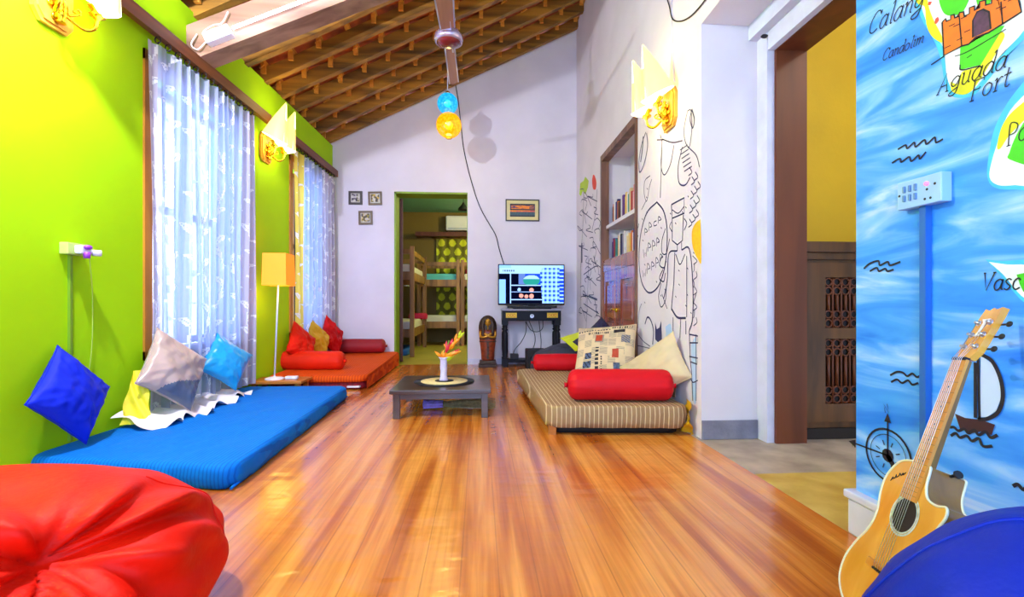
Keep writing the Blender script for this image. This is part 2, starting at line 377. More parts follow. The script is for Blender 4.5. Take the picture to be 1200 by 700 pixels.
# ------------------------------------------------------------------ room shell
YB = 5.9; XR = 1.23
f = MB(); f.box(-2.4, XR - .02, -1.6, YB + .02, -.06, 0)
struct(f.build('floor', M['floor']))
f = MB(); f.box(XR - .02, 2.9, -1.6, 3.4, -.06, -.001)
struct(f.build('floor_stone_passage', M['stone']))
f = MB(); f.box(-2.6, 1.6, YB + .02, 10.0, -.06, .0)
struct(f.build('floor_bedroom', M['bedfloor']))

DX0, DX1, DZ = -1.054, -.149, 2.15
def sl(mb, x0, x1, y0, y1, z0):
    """wall strip whose top follows the roof"""
    a, b = ROOF(x0) + .1, ROOF(x1) + .1
    mb.hexa([(x0, y0, z0), (x1, y0, z0), (x1, y1, z0), (x0, y1, z0), (x0, y0, a), (x1, y0, b), (x1, y1, b), (x0, y1, a)])
w = MB(); sl(w, -2.4, DX0, YB, YB + .25, 0); sl(w, DX1, 1.8, YB, YB + .25, 0); sl(w, DX0, DX1, YB, YB + .25, DZ)
wall_back = struct(w.build('wall_back', M['white']))
# green painted reveal of the bedroom doorway
w = MB(); w.box(DX0, DX0 + .022, YB - .004, YB + .26, 0, DZ); w.box(DX0, DX1, YB - .004, YB + .26, DZ - .022, DZ); w.box(DX1 - .008, DX1, YB + .02, YB + .26, 0, DZ)
struct(w.build('trim_1', M['greendk']))
w = MB(); w.box(-1.0 - .05, DX0, YB - .006, YB, 0, .05); w.box(DX1, .0, YB - .015, YB, 0, .07); w.box(0, XR, YB - .012, YB, 0, .07)
struct(w.build('baseboard_back', M['skirt']))

# left wall, skewed, with two window openings
W1 = (2.825, 4.0); W2 = (4.70, 5.78); WZ = (.43, 2.22)
def lw(mb, y0, y1, z0, z1, dx0=0, dx1=-.32):
    a, b = XL(y0), XL(y1)
    mb.hexa([(a + dx1, y0, z0), (a + dx0, y0, z0), (b + dx0, y1, z0), (b + dx1, y1, z0), (a + dx1, y0, z1), (a + dx0, y0, z1), (b + dx0, y1, z1), (b + dx1, y1, z1)])
w = MB(); TOPL = 2.70
lw(w, -1.6, W1[0], 0, TOPL); lw(w, W1[0], W1[1], 0, WZ[0]); lw(w, W1[0], W1[1], WZ[1], TOPL); lw(w, W1[1], W2[0], 0, TOPL)
lw(w, W2[0], W2[1], 0, WZ[0]); lw(w, W2[0], W2[1], WZ[1], TOPL); lw(w, W2[1], YB, 0, TOPL)
struct(w.build('wall_left', M['green']))
for k, (a, b) in enumerate((W1, W2)):
    root = bpy.data.objects.new('window_%d' % (k + 1), None); C.objects.link(root); root.location = (XL(a) - .1, a, WZ[0]); struct(root)
    m = MB()
    lw(m, a, a + .06, *WZ, dx0=.012, dx1=-.1); lw(m, b - .06, b, *WZ, dx0=.012, dx1=-.1); lw(m, a, b, WZ[1] - .06, WZ[1], .012, -.1); lw(m, a, b, WZ[0], WZ[0] + .05, .012, -.1)
    m.build('window_frame', M['frame_or'], root)
    m = MB(); mid = (a + b) / 2
    for y in (a + .06, mid - .03, mid + .03 - .0, b - .11): lw(m, y, y + .045, WZ[0] + .05, WZ[1] - .06, -.16, -.2)
    for z in (WZ[0] + .05, 1.35, WZ[1] - .11): lw(m, a + .06, b - .06, z, z + .045, -.16, -.2)
    m.build('sash', M['frame_or'], root)
    m = MB(); lw(m, a + .06, b - .06, WZ[0] + .05, WZ[1] - .06, -.178, -.182); m.build('glass_pane', M['glass'], root)
    for j in range(9):
        y = a + .12 + j * (b - a - .24) / 8; m = MB(); m.cyl((XL(y) - .13, y, WZ[0] + .05), (XL(y) - .13, y, WZ[1] - .06), .007, n=8); m.build('window_bar', M['black'], root)

# right wall : white mural part with bookshelf niche
NY0, NY1, NZ = 3.58, 4.66, 2.24
OP = (1.455, 2.53)
w = MB()
def rwall(mb, y0, y1, z0, z1, x0=XR, x1=XR + .34): mb.box(x0, x1, y0, y1, z0, z1)
rwall(w, NY1, YB, 0, 4.3); rwall(w, NY0, NY1, NZ, 4.3); rwall(w, OP[1], NY0, 0, 4.3); rwall(w, OP[0], OP[1], 2.31, 4.3, XR, XR + .3); rwall(w, NY0, NY1, 0, NZ, XR + .30, XR + .34)
wall_right = struct(w.build('wall_right', M['white']))
w = MB(); w.box(XR, XR + .34, -1.6, OP[0], 0, 4.3)
wall_blue = struct(w.build('wall_front_right', M['sea']))
w = MB(); w.box(XR - .02, XR + .35, -1.6, OP[0] + .012, 0, .112, .006); w.box(XR - .03, XR + .35, -1.6, OP[0] + .02, .116, .142, .006)
struct(w.build('baseboard_right', M['skirt']))
# doorway in the thick wall: white moulding, brown timber frame
w = MB(); w.box(XR + .322, XR + .364, OP[1] - .092, OP[1] + .02, 0, 2.318); w.box(XR + .325, XR + .362, OP[0], OP[1] - .092, 2.125, 2.32); w.box(XR + .272, XR + .325, OP[0], OP[1] + .02, 2.225, 2.322)
struct(w.build('trim_2', M['skirt']))
w = MB(); w.cyl((XR + .305, OP[1] - .1, 2.2), (XR + .305, OP[1] - .088, 2.2), .018, n=16); w.v = [Vector((q.x, q.y, 2.2 + (q.z - 2.2) * .5)) for q in w.v]; struct(w.build('dark_hole_disc', M['blk2']))  # flat black disc, painted in for the dark inside of a cable hole
w = MB(); w.box(1.593, 1.765, OP[1] - .11, OP[1] + .06, 0, 2.12); w.box(1.593, 1.765, OP[0], OP[1] + .06, 2.12, 2.3)
w.box(1.593, 1.765, OP[0] - .16, OP[0] - .0, 0, 2.3)
struct(w.build('door_1', M['brown']))
w = MB(); w.box(XR + .0, 1.55, OP[1] - .012, OP[1], 0, .105, .003); struct(w.build('baseboard_pier', M['grey']))
# room beyond the doorway
w = MB(); w.box(1.55, 3.3, 2.95, 3.1, 0, 3.0); w.box(3.2, 3.3, -1.6, 3.1, 0, 3.0); struct(w.build('wall_passage', M['yellow']))
w = MB(); w.box(1.57, 3.3, -1.6, 3.1, 3.0, 3.05); struct(w.build('ceiling_passage', M['white2']))

# carved lattice door screen beyond
root = thing('lattice_cabinet', 'low carved teak cabinet with pierced lattice doors beyond the brown doorway', 'cabinet', (2.15, 2.7, 0))
cy = 2.50
m = MB(); m.box(1.77, 2.6, cy, 2.9, .05, 1.04); m.build('body', M['teak'], root)
m = MB(); m.box(1.766, 2.62, cy - .03, 2.92, 1.04, 1.10, .008); m.box(1.768, 2.61, cy - .015, 2.91, 1.0, 1.04, .005); m.build('cornice', M['teak'], root)
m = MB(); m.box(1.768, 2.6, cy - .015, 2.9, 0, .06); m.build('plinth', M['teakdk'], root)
for x0 in (1.785, 2.2):
    d = MB(); x1 = x0 + .38; yy = cy - .035
    d.box(x0, x0 + .12, yy, cy, .1, .98); d.box(x1 - .06, x1, yy, cy, .1, .98)
    for z in ((.1, .2), (.56, .62), (.9, .98)): d.box(x0 + .12, x1 - .06, yy, cy, *z)
    dd = d.build('door', M['teak'], root)
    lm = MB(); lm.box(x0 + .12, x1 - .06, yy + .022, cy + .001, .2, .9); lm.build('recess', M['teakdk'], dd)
    for (z0, z1) in ((.2, .56), (.62, .9)):
        g = MB(); X0, X1 = x0 + .12, x1 - .06
        nx = 4; st = (X1 - X0) / nx
        for k in range(nx):
            cx = X0 + (k + .5) * st
            for zz in (z0 + st * .5, z0 + st * 1.5, z1 - st * .5, z1 - st * 1.5):
                ring = [(cx + st * .42 * math.cos(t * PI / 5), yy + .012, zz + st * .42 * math.sin(t * PI / 5)) for t in range(11)]
                g.tube(ring, .0045, 6)
            g.tube([(X0 + k * st, yy + .012, z0), (X0 + k * st, yy + .012, z1)], .006, 6)
            g.tube([(cx, yy + .012, z0 + 2 * st), (cx, yy + .012, z1 - 2 * st)], .009, 8)
        g.build('lattice', M['brown'], dd)

# roof
root = bpy.data.objects.new('ceiling', None); C.objects.link(root); struct(root)
ry = [5.82 - .315 * k for k in range(23)]
SL = math.atan(.497)
for y in ry:
    m = MB(); x0, x1 = -2.15, 1.75; j = random.uniform(-.008, .008); h = .13 + random.uniform(-.01, .015)
    n_ = 14; A = []
    for k in range(n_ + 1):
        x = x0 + (x1 - x0) * k / n_; z = ROOF(x) + noise.noise(Vector((x * 1.3, y * 5, 0))) * .012; yy = y + noise.noise(Vector((x * 1.1, y * 3, 4))) * .012
        A.append([m.V((x, yy - .03, z)), m.V((x, yy + .03, z)), m.V((x, yy + .03, z + h)), m.V((x, yy - .03, z + h))])
    for k in range(n_):
        for q in range(4): m.F((A[k][q], A[k + 1][q], A[k + 1][(q + 1) % 4], A[k][(q + 1) % 4]))
    m.F(A[0]); m.F(A[-1][::-1])
    m.build('rafter', M['roofwood'], root)
bx = []
x = -2.1
while x < 1.8: bx.append(x); x += .235
for x in bx:
    z = ROOF(x) + .135
    m = MB(); m.box(x - .022, x + .022, -1.6, 5.9, z, z + .035)
    for y in ry:   # cleats hanging beside each rafter
        if random.random() < .9:
            yy = y - random.uniform(.045, .075); m.box(x - .02, x + .02, yy - .012, yy + .012, z - .075, z + .01)
        if random.random() < .4:
            m.tube([(x - .03, y - .05, z - .03), (x + .03, y - .1, z - .02)], .008, 5)
    m.build('batten', M['batten'], root)
m = MB()
for k, x in enumerate(bx):
    def tf(u, v, x=x):
        X = x - .02 + u * .27; Y = -1.6 + v * 7.55
        return (X, Y, ROOF(X) + .19 - .045 * u + .012 * math.sin(Y * 2 * PI / .12) + .006 * math.sin(Y * 2 * PI / .04))
    m.grid(tf, 3, 340)
m.build('roof_tile_course', M['tile'], root)
# principal rafter (thick tie beam)
m = MB()
def bz(x): return 2.345 + .44 * (x + 1.88)
def BM(x0, x1, y0, y1, h): m.hexa([(x0, y0, bz(x0)), (x1, y0, bz(x1)), (x1, y1, bz(x1)), (x0, y1, bz(x0)), (x0, y0, bz(x0) + h), (x1, y0, bz(x1) + h), (x1, y1, bz(x1) + h), (x0, y1, bz(x0) + h)])
BM(-2.0, 1.3, 3.2, 3.36, .24)
struct(m.build('trim_3', M['beam']))
# tube light on the beam
root = thing('tube_light', 'thin glowing white tube light fixed along the thick roof beam', 'light', (-1.2, 3.17, bz(-1.2) + .1))
def bp_(x, dz, y=3.17): return Vector((x, y, bz(x) + dz))
m = MB(); m.cyl(bp_(-1.60, .078, 3.165), bp_(-.42, .078, 3.165), .010, n=12); m.build('tube', emis('tube_glow', (214, 222, 255), 7), root)
m = MB(); a = Vector((1, 0, .44)).normalized()
m.M = Matrix.Translation(bp_(-1.69, .068, 3.172)) @ Matrix.Rotation(-math.atan(.44), 4, 'Y'); m.bbox(-.085, .085, -.03, .03, -.035, .035, .006); m.build('ballast', M['plast'], root)
m = MB(); m.M = Matrix.Translation(bp_(-.38, .078, 3.175)) @ Matrix.Rotation(-math.atan(.44), 4, 'Y'); m.bbox(-.03, .03, -.025, .025, -.025, .025, .005); m.build('end_cap', M['plast'], root)
m = MB(); m.tube(cr([bp_(-1.76, .08, 3.17), bp_(-1.78, .12, 3.16), bp_(-1.72, .14, 3.16), bp_(-1.67, .14, 3.17), bp_(-1.63, .20, 3.17)]), .004); m.tube(cr([bp_(-1.77, .07, 3.18), bp_(-1.82, .03, 3.17), bp_(-1.86, .08, 3.17), bp_(-1.83, .14, 3.18)]), .004); m.build('wire', M['plast'], root)

# ------------------------------------------------------------------ pelmets + curtains
def pelmet(y0, y1, z, label):
    m = MB(); a, b = XL(y0), XL(y1); d0, d1 = 0.0, .085
    m.hexa([(a + .045, y0, z), (a + d1, y0, z), (b + d1, y1, z), (b + .045, y1, z), (a + .045, y0, z + .075), (a + d1, y0, z + .075), (b + d1, y1, z + .075), (b + .045, y1, z + .075)])
    for y in (y0 + .15, (y0 + y1) / 2, y1 - .15): m.box(XL(y) - .0, XL(y) + .05, y - .015, y + .015, z + .02, z + .05)
    o = m.build('curtain_pelmet', M['pelmet'], org=(a, y0, z)); tag(o, label, 'pelmet'); return o
pelmet(2.5, 4.17, 2.30, 'dark wooden pelmet board above the nearer curtained window')
pelmet(4.62, 5.84, 2.30, 'dark wooden pelmet board above the farther curtained window by corner')
def curtain(y0, y1, z1, z0, folds, label, nlace, seed, ydr=None):
    root = thing('curtain', label, 'curtain', (XL(y0) + .06, y0, z0))
    L_ = y1 - y0
    def pt(u, v, off=0):   # u along, v up
        fl = math.sin(u * folds * 2 * PI + 1.4 * math.sin(u * 9 + seed)) * (.018 + .006 * (1 - v)) + .008 * math.sin(u * folds * 4.3 * PI + v * 3)
        y = y0 + L_ * u + .02 * math.sin(v * 4 + u * 20)
        x = XL(y) + .03 + .022 * min(1, u * 8) + off + fl * min(1, .3 + u * 6)
        return (x, y, z0 + (z1 - z0) * v)
    H_ = z1 - z0
    m = MB(); w_ = nlace[1] - nlace[0]; m.grid(lambda u, v: pt(nlace[0] + w_ * u, v), int(w_ * L_ / .0045), int(H_ / .008), lambda u, v: leafy(u * w_ * L_ * 1.25, v * H_, .20, seed))
    m.build('lace_panel', [M['gauze'], M['lace']], root)
    for i_, (a, b) in enumerate(((0, nlace[0]), (nlace[1], 1))):
        w2 = b - a; m = MB(); m.grid(lambda u, v: pt(a + w2 * u, v), int(w2 * L_ / .0045), int(H_ / .008), lambda u, v: leafy(u * w2 * L_ * 1.3, v * H_, .16, seed + 2)); m.build('drape_panel', [ydr if i_ == 0 and ydr else M['drapeA'], M['drapeB']], root)
    for k in range(int(L_ / .085)):
        y = y0 + .02 + k * .085; r = MB(); x = XL(y) + .065
        r.tube([(x + .016 * math.cos(t * PI / 6), y, z1 + .012 + .02 * math.sin(t * PI / 6)) for t in range(13)], .0035, 6)
        r.tube([(x + .002, y, z1 - .012), (x + .002, y + .004, z1 + .0)], .004, 6); r.build('ring', M['blk2'], root)
    return root
curtain(2.83, 3.98, 2.27, .115, 13, 'white leaf-patterned lace curtain hanging at the nearer window', (.06, .82), 1)
curtain(4.76, 5.80, 2.27, .20, 11, 'white lace curtain with floral drape at the farther window beside lamp', (.12, .62), 4, M['ydrape'])

# ------------------------------------------------------------------ mural drawing helpers (right wall plane)
def rib(mb, pts, w, closed=False, x=XR - .0015):
    P = [Vector((p[1], p[2])) for p in pts]
    if closed: P.append(P[0])
    if len(P) < 2: return
    L, R = [], []
    for i, p in enumerate(P):
        a = P[max(0, i - 1)]; b = P[min(len(P) - 1, i + 1)]
        if closed and i in (0, len(P) - 1): a, b = P[-2], P[1]
        t = (b - a)
        if t.length < 1e-9: t = Vector((1, 0))
        t.normalize(); n_ = Vector((-t.y, t.x)) * w / 2
        L.append(mb.V((x, p.x + n_.x, p.y + n_.y))); R.append(mb.V((x, p.x - n_.x, p.y - n_.y)))
    for i in range(len(P) - 1): mb.F((L[i], L[i + 1], R[i + 1], R[i]))
def S(mb, px, w=.008, smooth=True, closed=False, X=XR):
    w *= 1.2
    """stroke on the right wall given as points measured on it"""
    p = [onx(u, v, X) for u, v in px]
    if closed and smooth: p = cr(p + [p[0]])[:-1]
    elif smooth: p = cr(p)
    rib(mb, p, w, closed)
def FILL(mb, px, x, smooth=True):
    p = [onx(u, v, XR) for u, v in px]
    if smooth: p = cr(p + [p[0]], 4)[:-1]
    bm = bmesh.new(); vs = [bm.verts.new((x, q.y, q.z)) for q in p]; fc = bm.faces.new(vs); bmesh.ops.triangulate(bm, faces=[fc]); bm.verts.index_update(); mb.addbm(bm)

# white wall doodle mural
m = MB()
# near panel -------------------------------------------------
S(m, [(757, 155), (752, 170), (749, 190), (750, 202), (755, 192), (759, 172), (758, 156)], .01)      # fish left
S(m, [(754, 160), (753, 175), (751, 190)], .014)
S(m, [(774, 158), (776, 166), (774, 232)], .007, False); S(m, [(770, 164), (778, 164)], .006, False)
S(m, [(776, 163), (788, 167), (800, 165)], .007)
S(m, [(776, 168), (775, 195), (779, 205), (786, 192), (790, 170)], .007)                            # bunting
S(m, [(806, 130), (802, 150), (803, 165), (808, 172), (811, 150), (810, 130), (806, 130)], .006)
S(m, [(811, 128), (814, 140), (812, 150), (809, 140), (811, 128)], .01)
for i in range(6): S(m, [(797 + i, 176 + 5 * i), (806 + i, 170 + 5 * i)], .006, False)
S(m, [(800, 172), (795, 195), (796, 214), (803, 217), (809, 208)], .008); S(m, [(806, 172), (816, 182), (820, 196)], .006)
for k in range(12):
    u = 808 + (k * 7) % 11; v = 196 + k * 5.5; S(m, [(u, v), (u + 3, v + 6), (u - 1, v + 10)], .006)
S(m, [(762, 206), (756, 212), (755, 226), (758, 236), (761, 220), (764, 210)], .006); S(m, [(757, 236), (752, 246)], .006, False)
# porthole circle with lettering-like loops
S(m, [(770, 237), (758, 250), (751, 275), (749, 305), (752, 330), (760, 343), (770, 338), (777, 322), (781, 300), (782, 270), (778, 248)], .011, True, True)
S(m, [(749, 262), (746, 275)], .008, False); S(m, [(748, 276), (745, 290)], .008, False)
for (u, v, s_) in ((757, 272, 4), (762, 266, 5), (768, 262, 4), (773, 258, 4), (756, 296, 6), (761, 290, 5), (766, 288, 6), (771, 284, 5), (755, 320, 5), (760, 315, 6), (765, 312, 5), (770, 308, 6), (775, 302, 4)):
    k = random.random()
    if k < .35: S(m, [(u - 1.5, v + s_), (u - 1, v - s_), (u + 2, v - s_ * .2), (u - .5, v + .5)], .0055)
    elif k < .7: S(m, [(u + 1.5, v - s_ * .8), (u - 1.5, v - s_ * .3), (u - 1.2, v + s_ * .7), (u + 2, v + s_ * .4)], .0055)
    else: S(m, [(u - 2, v - s_ * .6), (u - 1, v + s_), (u + .3, v), (u + 1.3, v + s_ * .8), (u + 2.4, v - s_)], .005, False)
S(m, [(780, 268), (776, 282), (776, 296), (781, 297), (785, 280)], .007)
S(m, [(776, 300), (773, 310), (778, 314), (781, 306)], .008); S(m, [(777, 316), (773, 326), (778, 330), (780, 320)], .008)
S(m, [(775, 332), (772, 348), (775, 360), (780, 352), (781, 338)], .007); S(m, [(776, 345), (782, 362)], .006, False)
# man with cap and apron
S(m, [(787, 240), (802, 232), (802, 250), (788, 256), (787, 240)], .009, False); S(m, [(788, 246), (795, 250), (802, 242)], .006)
S(m, [(788, 256), (788, 282), (794, 287), (800, 282), (801, 252)], .008, False); S(m, [(787, 260), (785, 266), (788, 272)], .006); S(m, [(802, 256), (805, 262), (802, 270)], .006)
S(m, [(794, 287), (794, 294)], .006, False); S(m, [(799, 284), (799, 293)], .006, False)
S(m, [(794, 294), (784, 298), (782, 330), (778, 350)], .009); S(m, [(799, 293), (808, 292), (812, 330), (812, 372), (808, 388)], .009)
S(m, [(791, 296), (790, 330), (787, 362)], .008, False); S(m, [(787, 362), (794, 372), (804, 373)], .012)
S(m, [(805, 300), (805, 372)], .007, False); S(m, [(792, 298), (797, 310), (803, 298)], .007)
S(m, [(789, 372), (789, 400)], .007, False); S(m, [(804, 376), (804, 392)], .007, False); S(m, [(798, 374), (797, 396)], .006, False)
S(m, [(808, 388), (809, 420), (811, 440), (812, 470)], .007, False); S(m, [(816, 392), (816, 470)], .006, False); S(m, [(808, 392), (818, 394), (818, 402), (809, 402)], .007, False); S(m, [(808, 418), (818, 420), (817, 427), (809, 424)], .007, False)
S(m, [(808, 440), (812, 448), (818, 446)], .006)
for k in range(9): S(m, [(812 + k % 3 * 2, 300 + k * 9), (817 - k % 2 * 3, 306 + k * 9), (813, 310 + k * 9)], .005)
# cat
S(m, [(765, 404), (766, 388), (763, 376), (759, 372), (756, 380)], .012)
FILL(m, [(768, 378), (770, 386), (773, 384), (775, 376), (776, 398), (772, 402), (768, 398)], XR - .0014, False)
FILL(m, [(769, 404), (776, 404), (777, 411), (769, 411)], XR - .0014, False)
S(m, [(748, 392), (754, 400), (762, 406)], .006); S(m, [(747, 405), (764, 409)], .005, False); S(m, [(752, 356), (749, 366), (748, 385)], .005)
for k in range(26):
    u = 751 + random.random() * 64; v = 215 + random.random() * 160; S(m, [(u, v), (u + 1.2, v + 1.8)], .005, False)
# far panel -------------------------------------------------
for k in range(30):
    u = 680 + (k * 37 % 22); v = 222 + k * 5.2; a = k * 1.7
    S(m, [(u, v), (u + 4 * math.cos(a), v + 4 * math.sin(a)), (u + 7 * math.cos(a + 1), v + 7 * math.sin(a + 1)), (u + 5, v + 9)], .008)
S(m, [(684, 232), (683, 270), (681, 300), (680, 370)], .009); S(m, [(700, 222), (698, 250), (694, 270)], .01); S(m, [(690, 300), (689, 340), (687, 385)], .01)
S(m, [(682, 285), (682, 308)], .045, False)
S(m, [(684, 322), (699, 312), (702, 320)], .01); S(m, [(683, 345), (700, 352)], .01, False); S(m, [(684, 356), (702, 368)], .01, False)
S(m, [(696, 300), (698, 310)], .02, False); S(m, [(697, 350), (700, 372)], .014)
m.build('mural_line_drawing', M['ink'], wall_right)
m = MB(); FILL(m, [(821, 257), (815, 262), (811, 272), (812, 290), (818, 304), (822, 308), (822, 280)], XR - .0012, True)
m.build('mural_yellow_fish', mat('mural_yellow', (244, 190, 10), .6, var=.1, scale=40), wall_right)
m = MB(); FILL(m, [(695, 205), (694, 212), (695, 221), (698, 222), (699, 214), (697, 206)], XR - .0012); m.build('mural_red_parrot', mat('mural_red', (228, 60, 24), .6, var=.05), wall_right)
m = MB(); FILL(m, [(680, 215), (679, 228), (681, 230), (683, 224), (686, 228), (689, 220), (690, 212), (686, 207), (684, 212)], XR - .0012, False); m.build('mural_green_palm', mat('mural_green', (176, 206, 20), .6, var=.1), wall_right)
m = MB(); FILL(m, [(780, 383), (786, 380), (787, 394), (781, 396)], XR - .001); FILL(m, [(810, 405), (816, 398), (816, 470), (812, 462)], XR - .001)
m.build('mural_pale_wash', mat('mural_pale_blue', (176, 206, 238), .6, var=.05), wall_right)

# blue wall map: land, castle, lettering
cyan_m = mat('map_shallow_cyan', (60, 190, 232), .5, var=.15, scale=14); wht = mat('map_white', (226, 236, 236), .5, var=.06, scale=14)
yel = mat('map_yellow', (222, 218, 10), .5, var=.12, scale=20); grn = mat('map_green', (64, 200, 16), .5, var=.15, scale=14); orn = mat('castle_orange', (232, 112, 0), .5, var=.12, scale=30)
m = MB(); FILL(m, [(1058, -40), (1072, 2), (1082, 26), (1094, 46), (1103, 70), (1107, 96), (1116, 113), (1138, 113), (1155, 98), (1178, 68), (1202, 44), (1240, 0), (1200, -60)], XR - .0006)
FILL(m, [(1215, 78), (1198, 98), (1180, 122), (1166, 150), (1160, 176), (1157, 206), (1166, 220), (1190, 222), (1230, 216), (1240, 120)], XR - .0006)
FILL(m, [(1155, 304), (1175, 306), (1215, 308), (1225, 350), (1204, 356), (1188, 342), (1172, 322)], XR - .0006); m.build('map_shallow_water', cyan_m, wall_blue)
m = MB(); FILL(m, [(1068, -30), (1080, 8), (1090, 34), (1106, 56), (1110, 90), (1120, 109), (1136, 109), (1151, 94), (1173, 65), (1200, 36), (1215, 0), (1190, -50)], XR - .0009)
FILL(m, [(1212, 100), (1184, 130), (1172, 160), (1163, 188), (1160, 208), (1170, 217), (1190, 217), (1225, 212), (1230, 130)], XR - .0009)
FILL(m, [(1159, 307), (1180, 310), (1212, 314), (1215, 350), (1202, 350), (1190, 339), (1176, 322)], XR - .0009); m.build('map_white_shore', wht, wall_blue)
m = MB(); FILL(m, [(1066, -30), (1074, 2), (1084, 8), (1086, 28), (1092, 42), (1104, 50), (1104, 42), (1094, 22), (1088, 4), (1082, -30)], XR - .0012)
FILL(m, [(1114, 96), (1117, 108), (1134, 110), (1150, 92), (1170, 58), (1178, 40), (1164, 40), (1148, 76), (1128, 84), (1124, 98)], XR - .0012)
FILL(m, [(1202, 118), (1184, 134), (1174, 150), (1169, 172), (1173, 174), (1184, 158), (1210, 130)], XR - .0012); m.build('map_yellow_beach', yel, wall_blue)
m = MB(); FILL(m, [(1126, 56), (1125, 82), (1150, 76), (1162, 56), (1178, 30), (1150, 34)], XR - .0015, False)
FILL(m, [(1097, -20), (1103, 8), (1111, 18), (1127, 15), (1136, 0), (1140, -20)], XR - .0015); FILL(m, [(1146, 6), (1160, 6), (1168, -20), (1140, -20)], XR - .0015, False)
FILL(m, [(1206, 134), (1192, 158), (1184, 178), (1184, 187), (1220, 192), (1225, 140)], XR - .0015); FILL(m, [(1192, 322), (1210, 318), (1212, 345), (1200, 342), (1196, 334)], XR - .0015, False); m.build('map_green_land', grn, wall_blue)
cast = [(1105, 26), (1107, 65), (1128, 54), (1136, 52), (1144, 44), (1160, 38), (1176, 28), (1198, 14), (1196, 4), (1192, -12), (1176, -8), (1176, -2), (1170, 0), (1170, -6), (1163, -4), (1163, 4), (1156, 6), (1156, 0), (1149, 2), (1149, 9), (1143, 12), (1143, 7), (1137, 9), (1137, 16), (1131, 19), (1130, 14), (1125, 15), (1125, 19), (1120, 21), (1119, 17), (1115, 18), (1115, 23), (1110, 25), (1109, 22)]
m = MB(); FILL(m, cast, XR - .0018, False); m.build('map_castle', orn, wall_blue)
m = MB(); FILL(m, [(1141, 44), (1141, 24), (1146, 14), (1153, 11), (1160, 14), (1162, 34), (1150, 40)], XR - .0021, False); m.build('map_castle_gate', mat('gate_violet', (74, 34, 70), .5, var=.4, scale=60), wall_blue)
m = MB(); FILL(m, [(1097, 22), (1096, 27), (1098, 28), (1101, 24), (1100, 20)], XR - .0021); FILL(m, [(1089, 2), (1088, 6), (1091, 6), (1093, 2)], XR - .0021, False); m.build('map_red_dots', mat('map_red', (220, 70, 50), .5, var=0), wall_blue)
# inked outlines
m = MB(); X_ = XR - .0024
def T(px, w=.0045, smooth=True, closed=False):
    p = [onx(u, v, XR) for u, v in px]
    if smooth: p = cr(p + ([p[0]] if closed else []))
    rib(m, p, w, False, X_)
T(cast + [cast[0]], .004, False); T([(1141, 44), (1141, 24), (1146, 14), (1153, 11), (1160, 14), (1162, 34)], .004, False)
T([(1128, 54), (1125, 19)], .003, False); T([(1176, 28), (1174, 2)], .003, False)
for k in range(16):
    u = 1108 + (k * 23 % 78); v = 58 - (u - 1105) * .5 - (k * 7 % 26); 
    if not 1139 < u + 4 < 1166: T([(u, v), (u + 7, v - 3.2)], .0022, False)
T([(1107, 66), (1092, 76)], .003, False); T([(1126, 76), (1128, 82), (1150, 77)], .003); T([(1134, 68), (1140, 64)], .002, False); T([(1120, 66), (1132, 62), (1150, 52), (1180, 34)], .002)
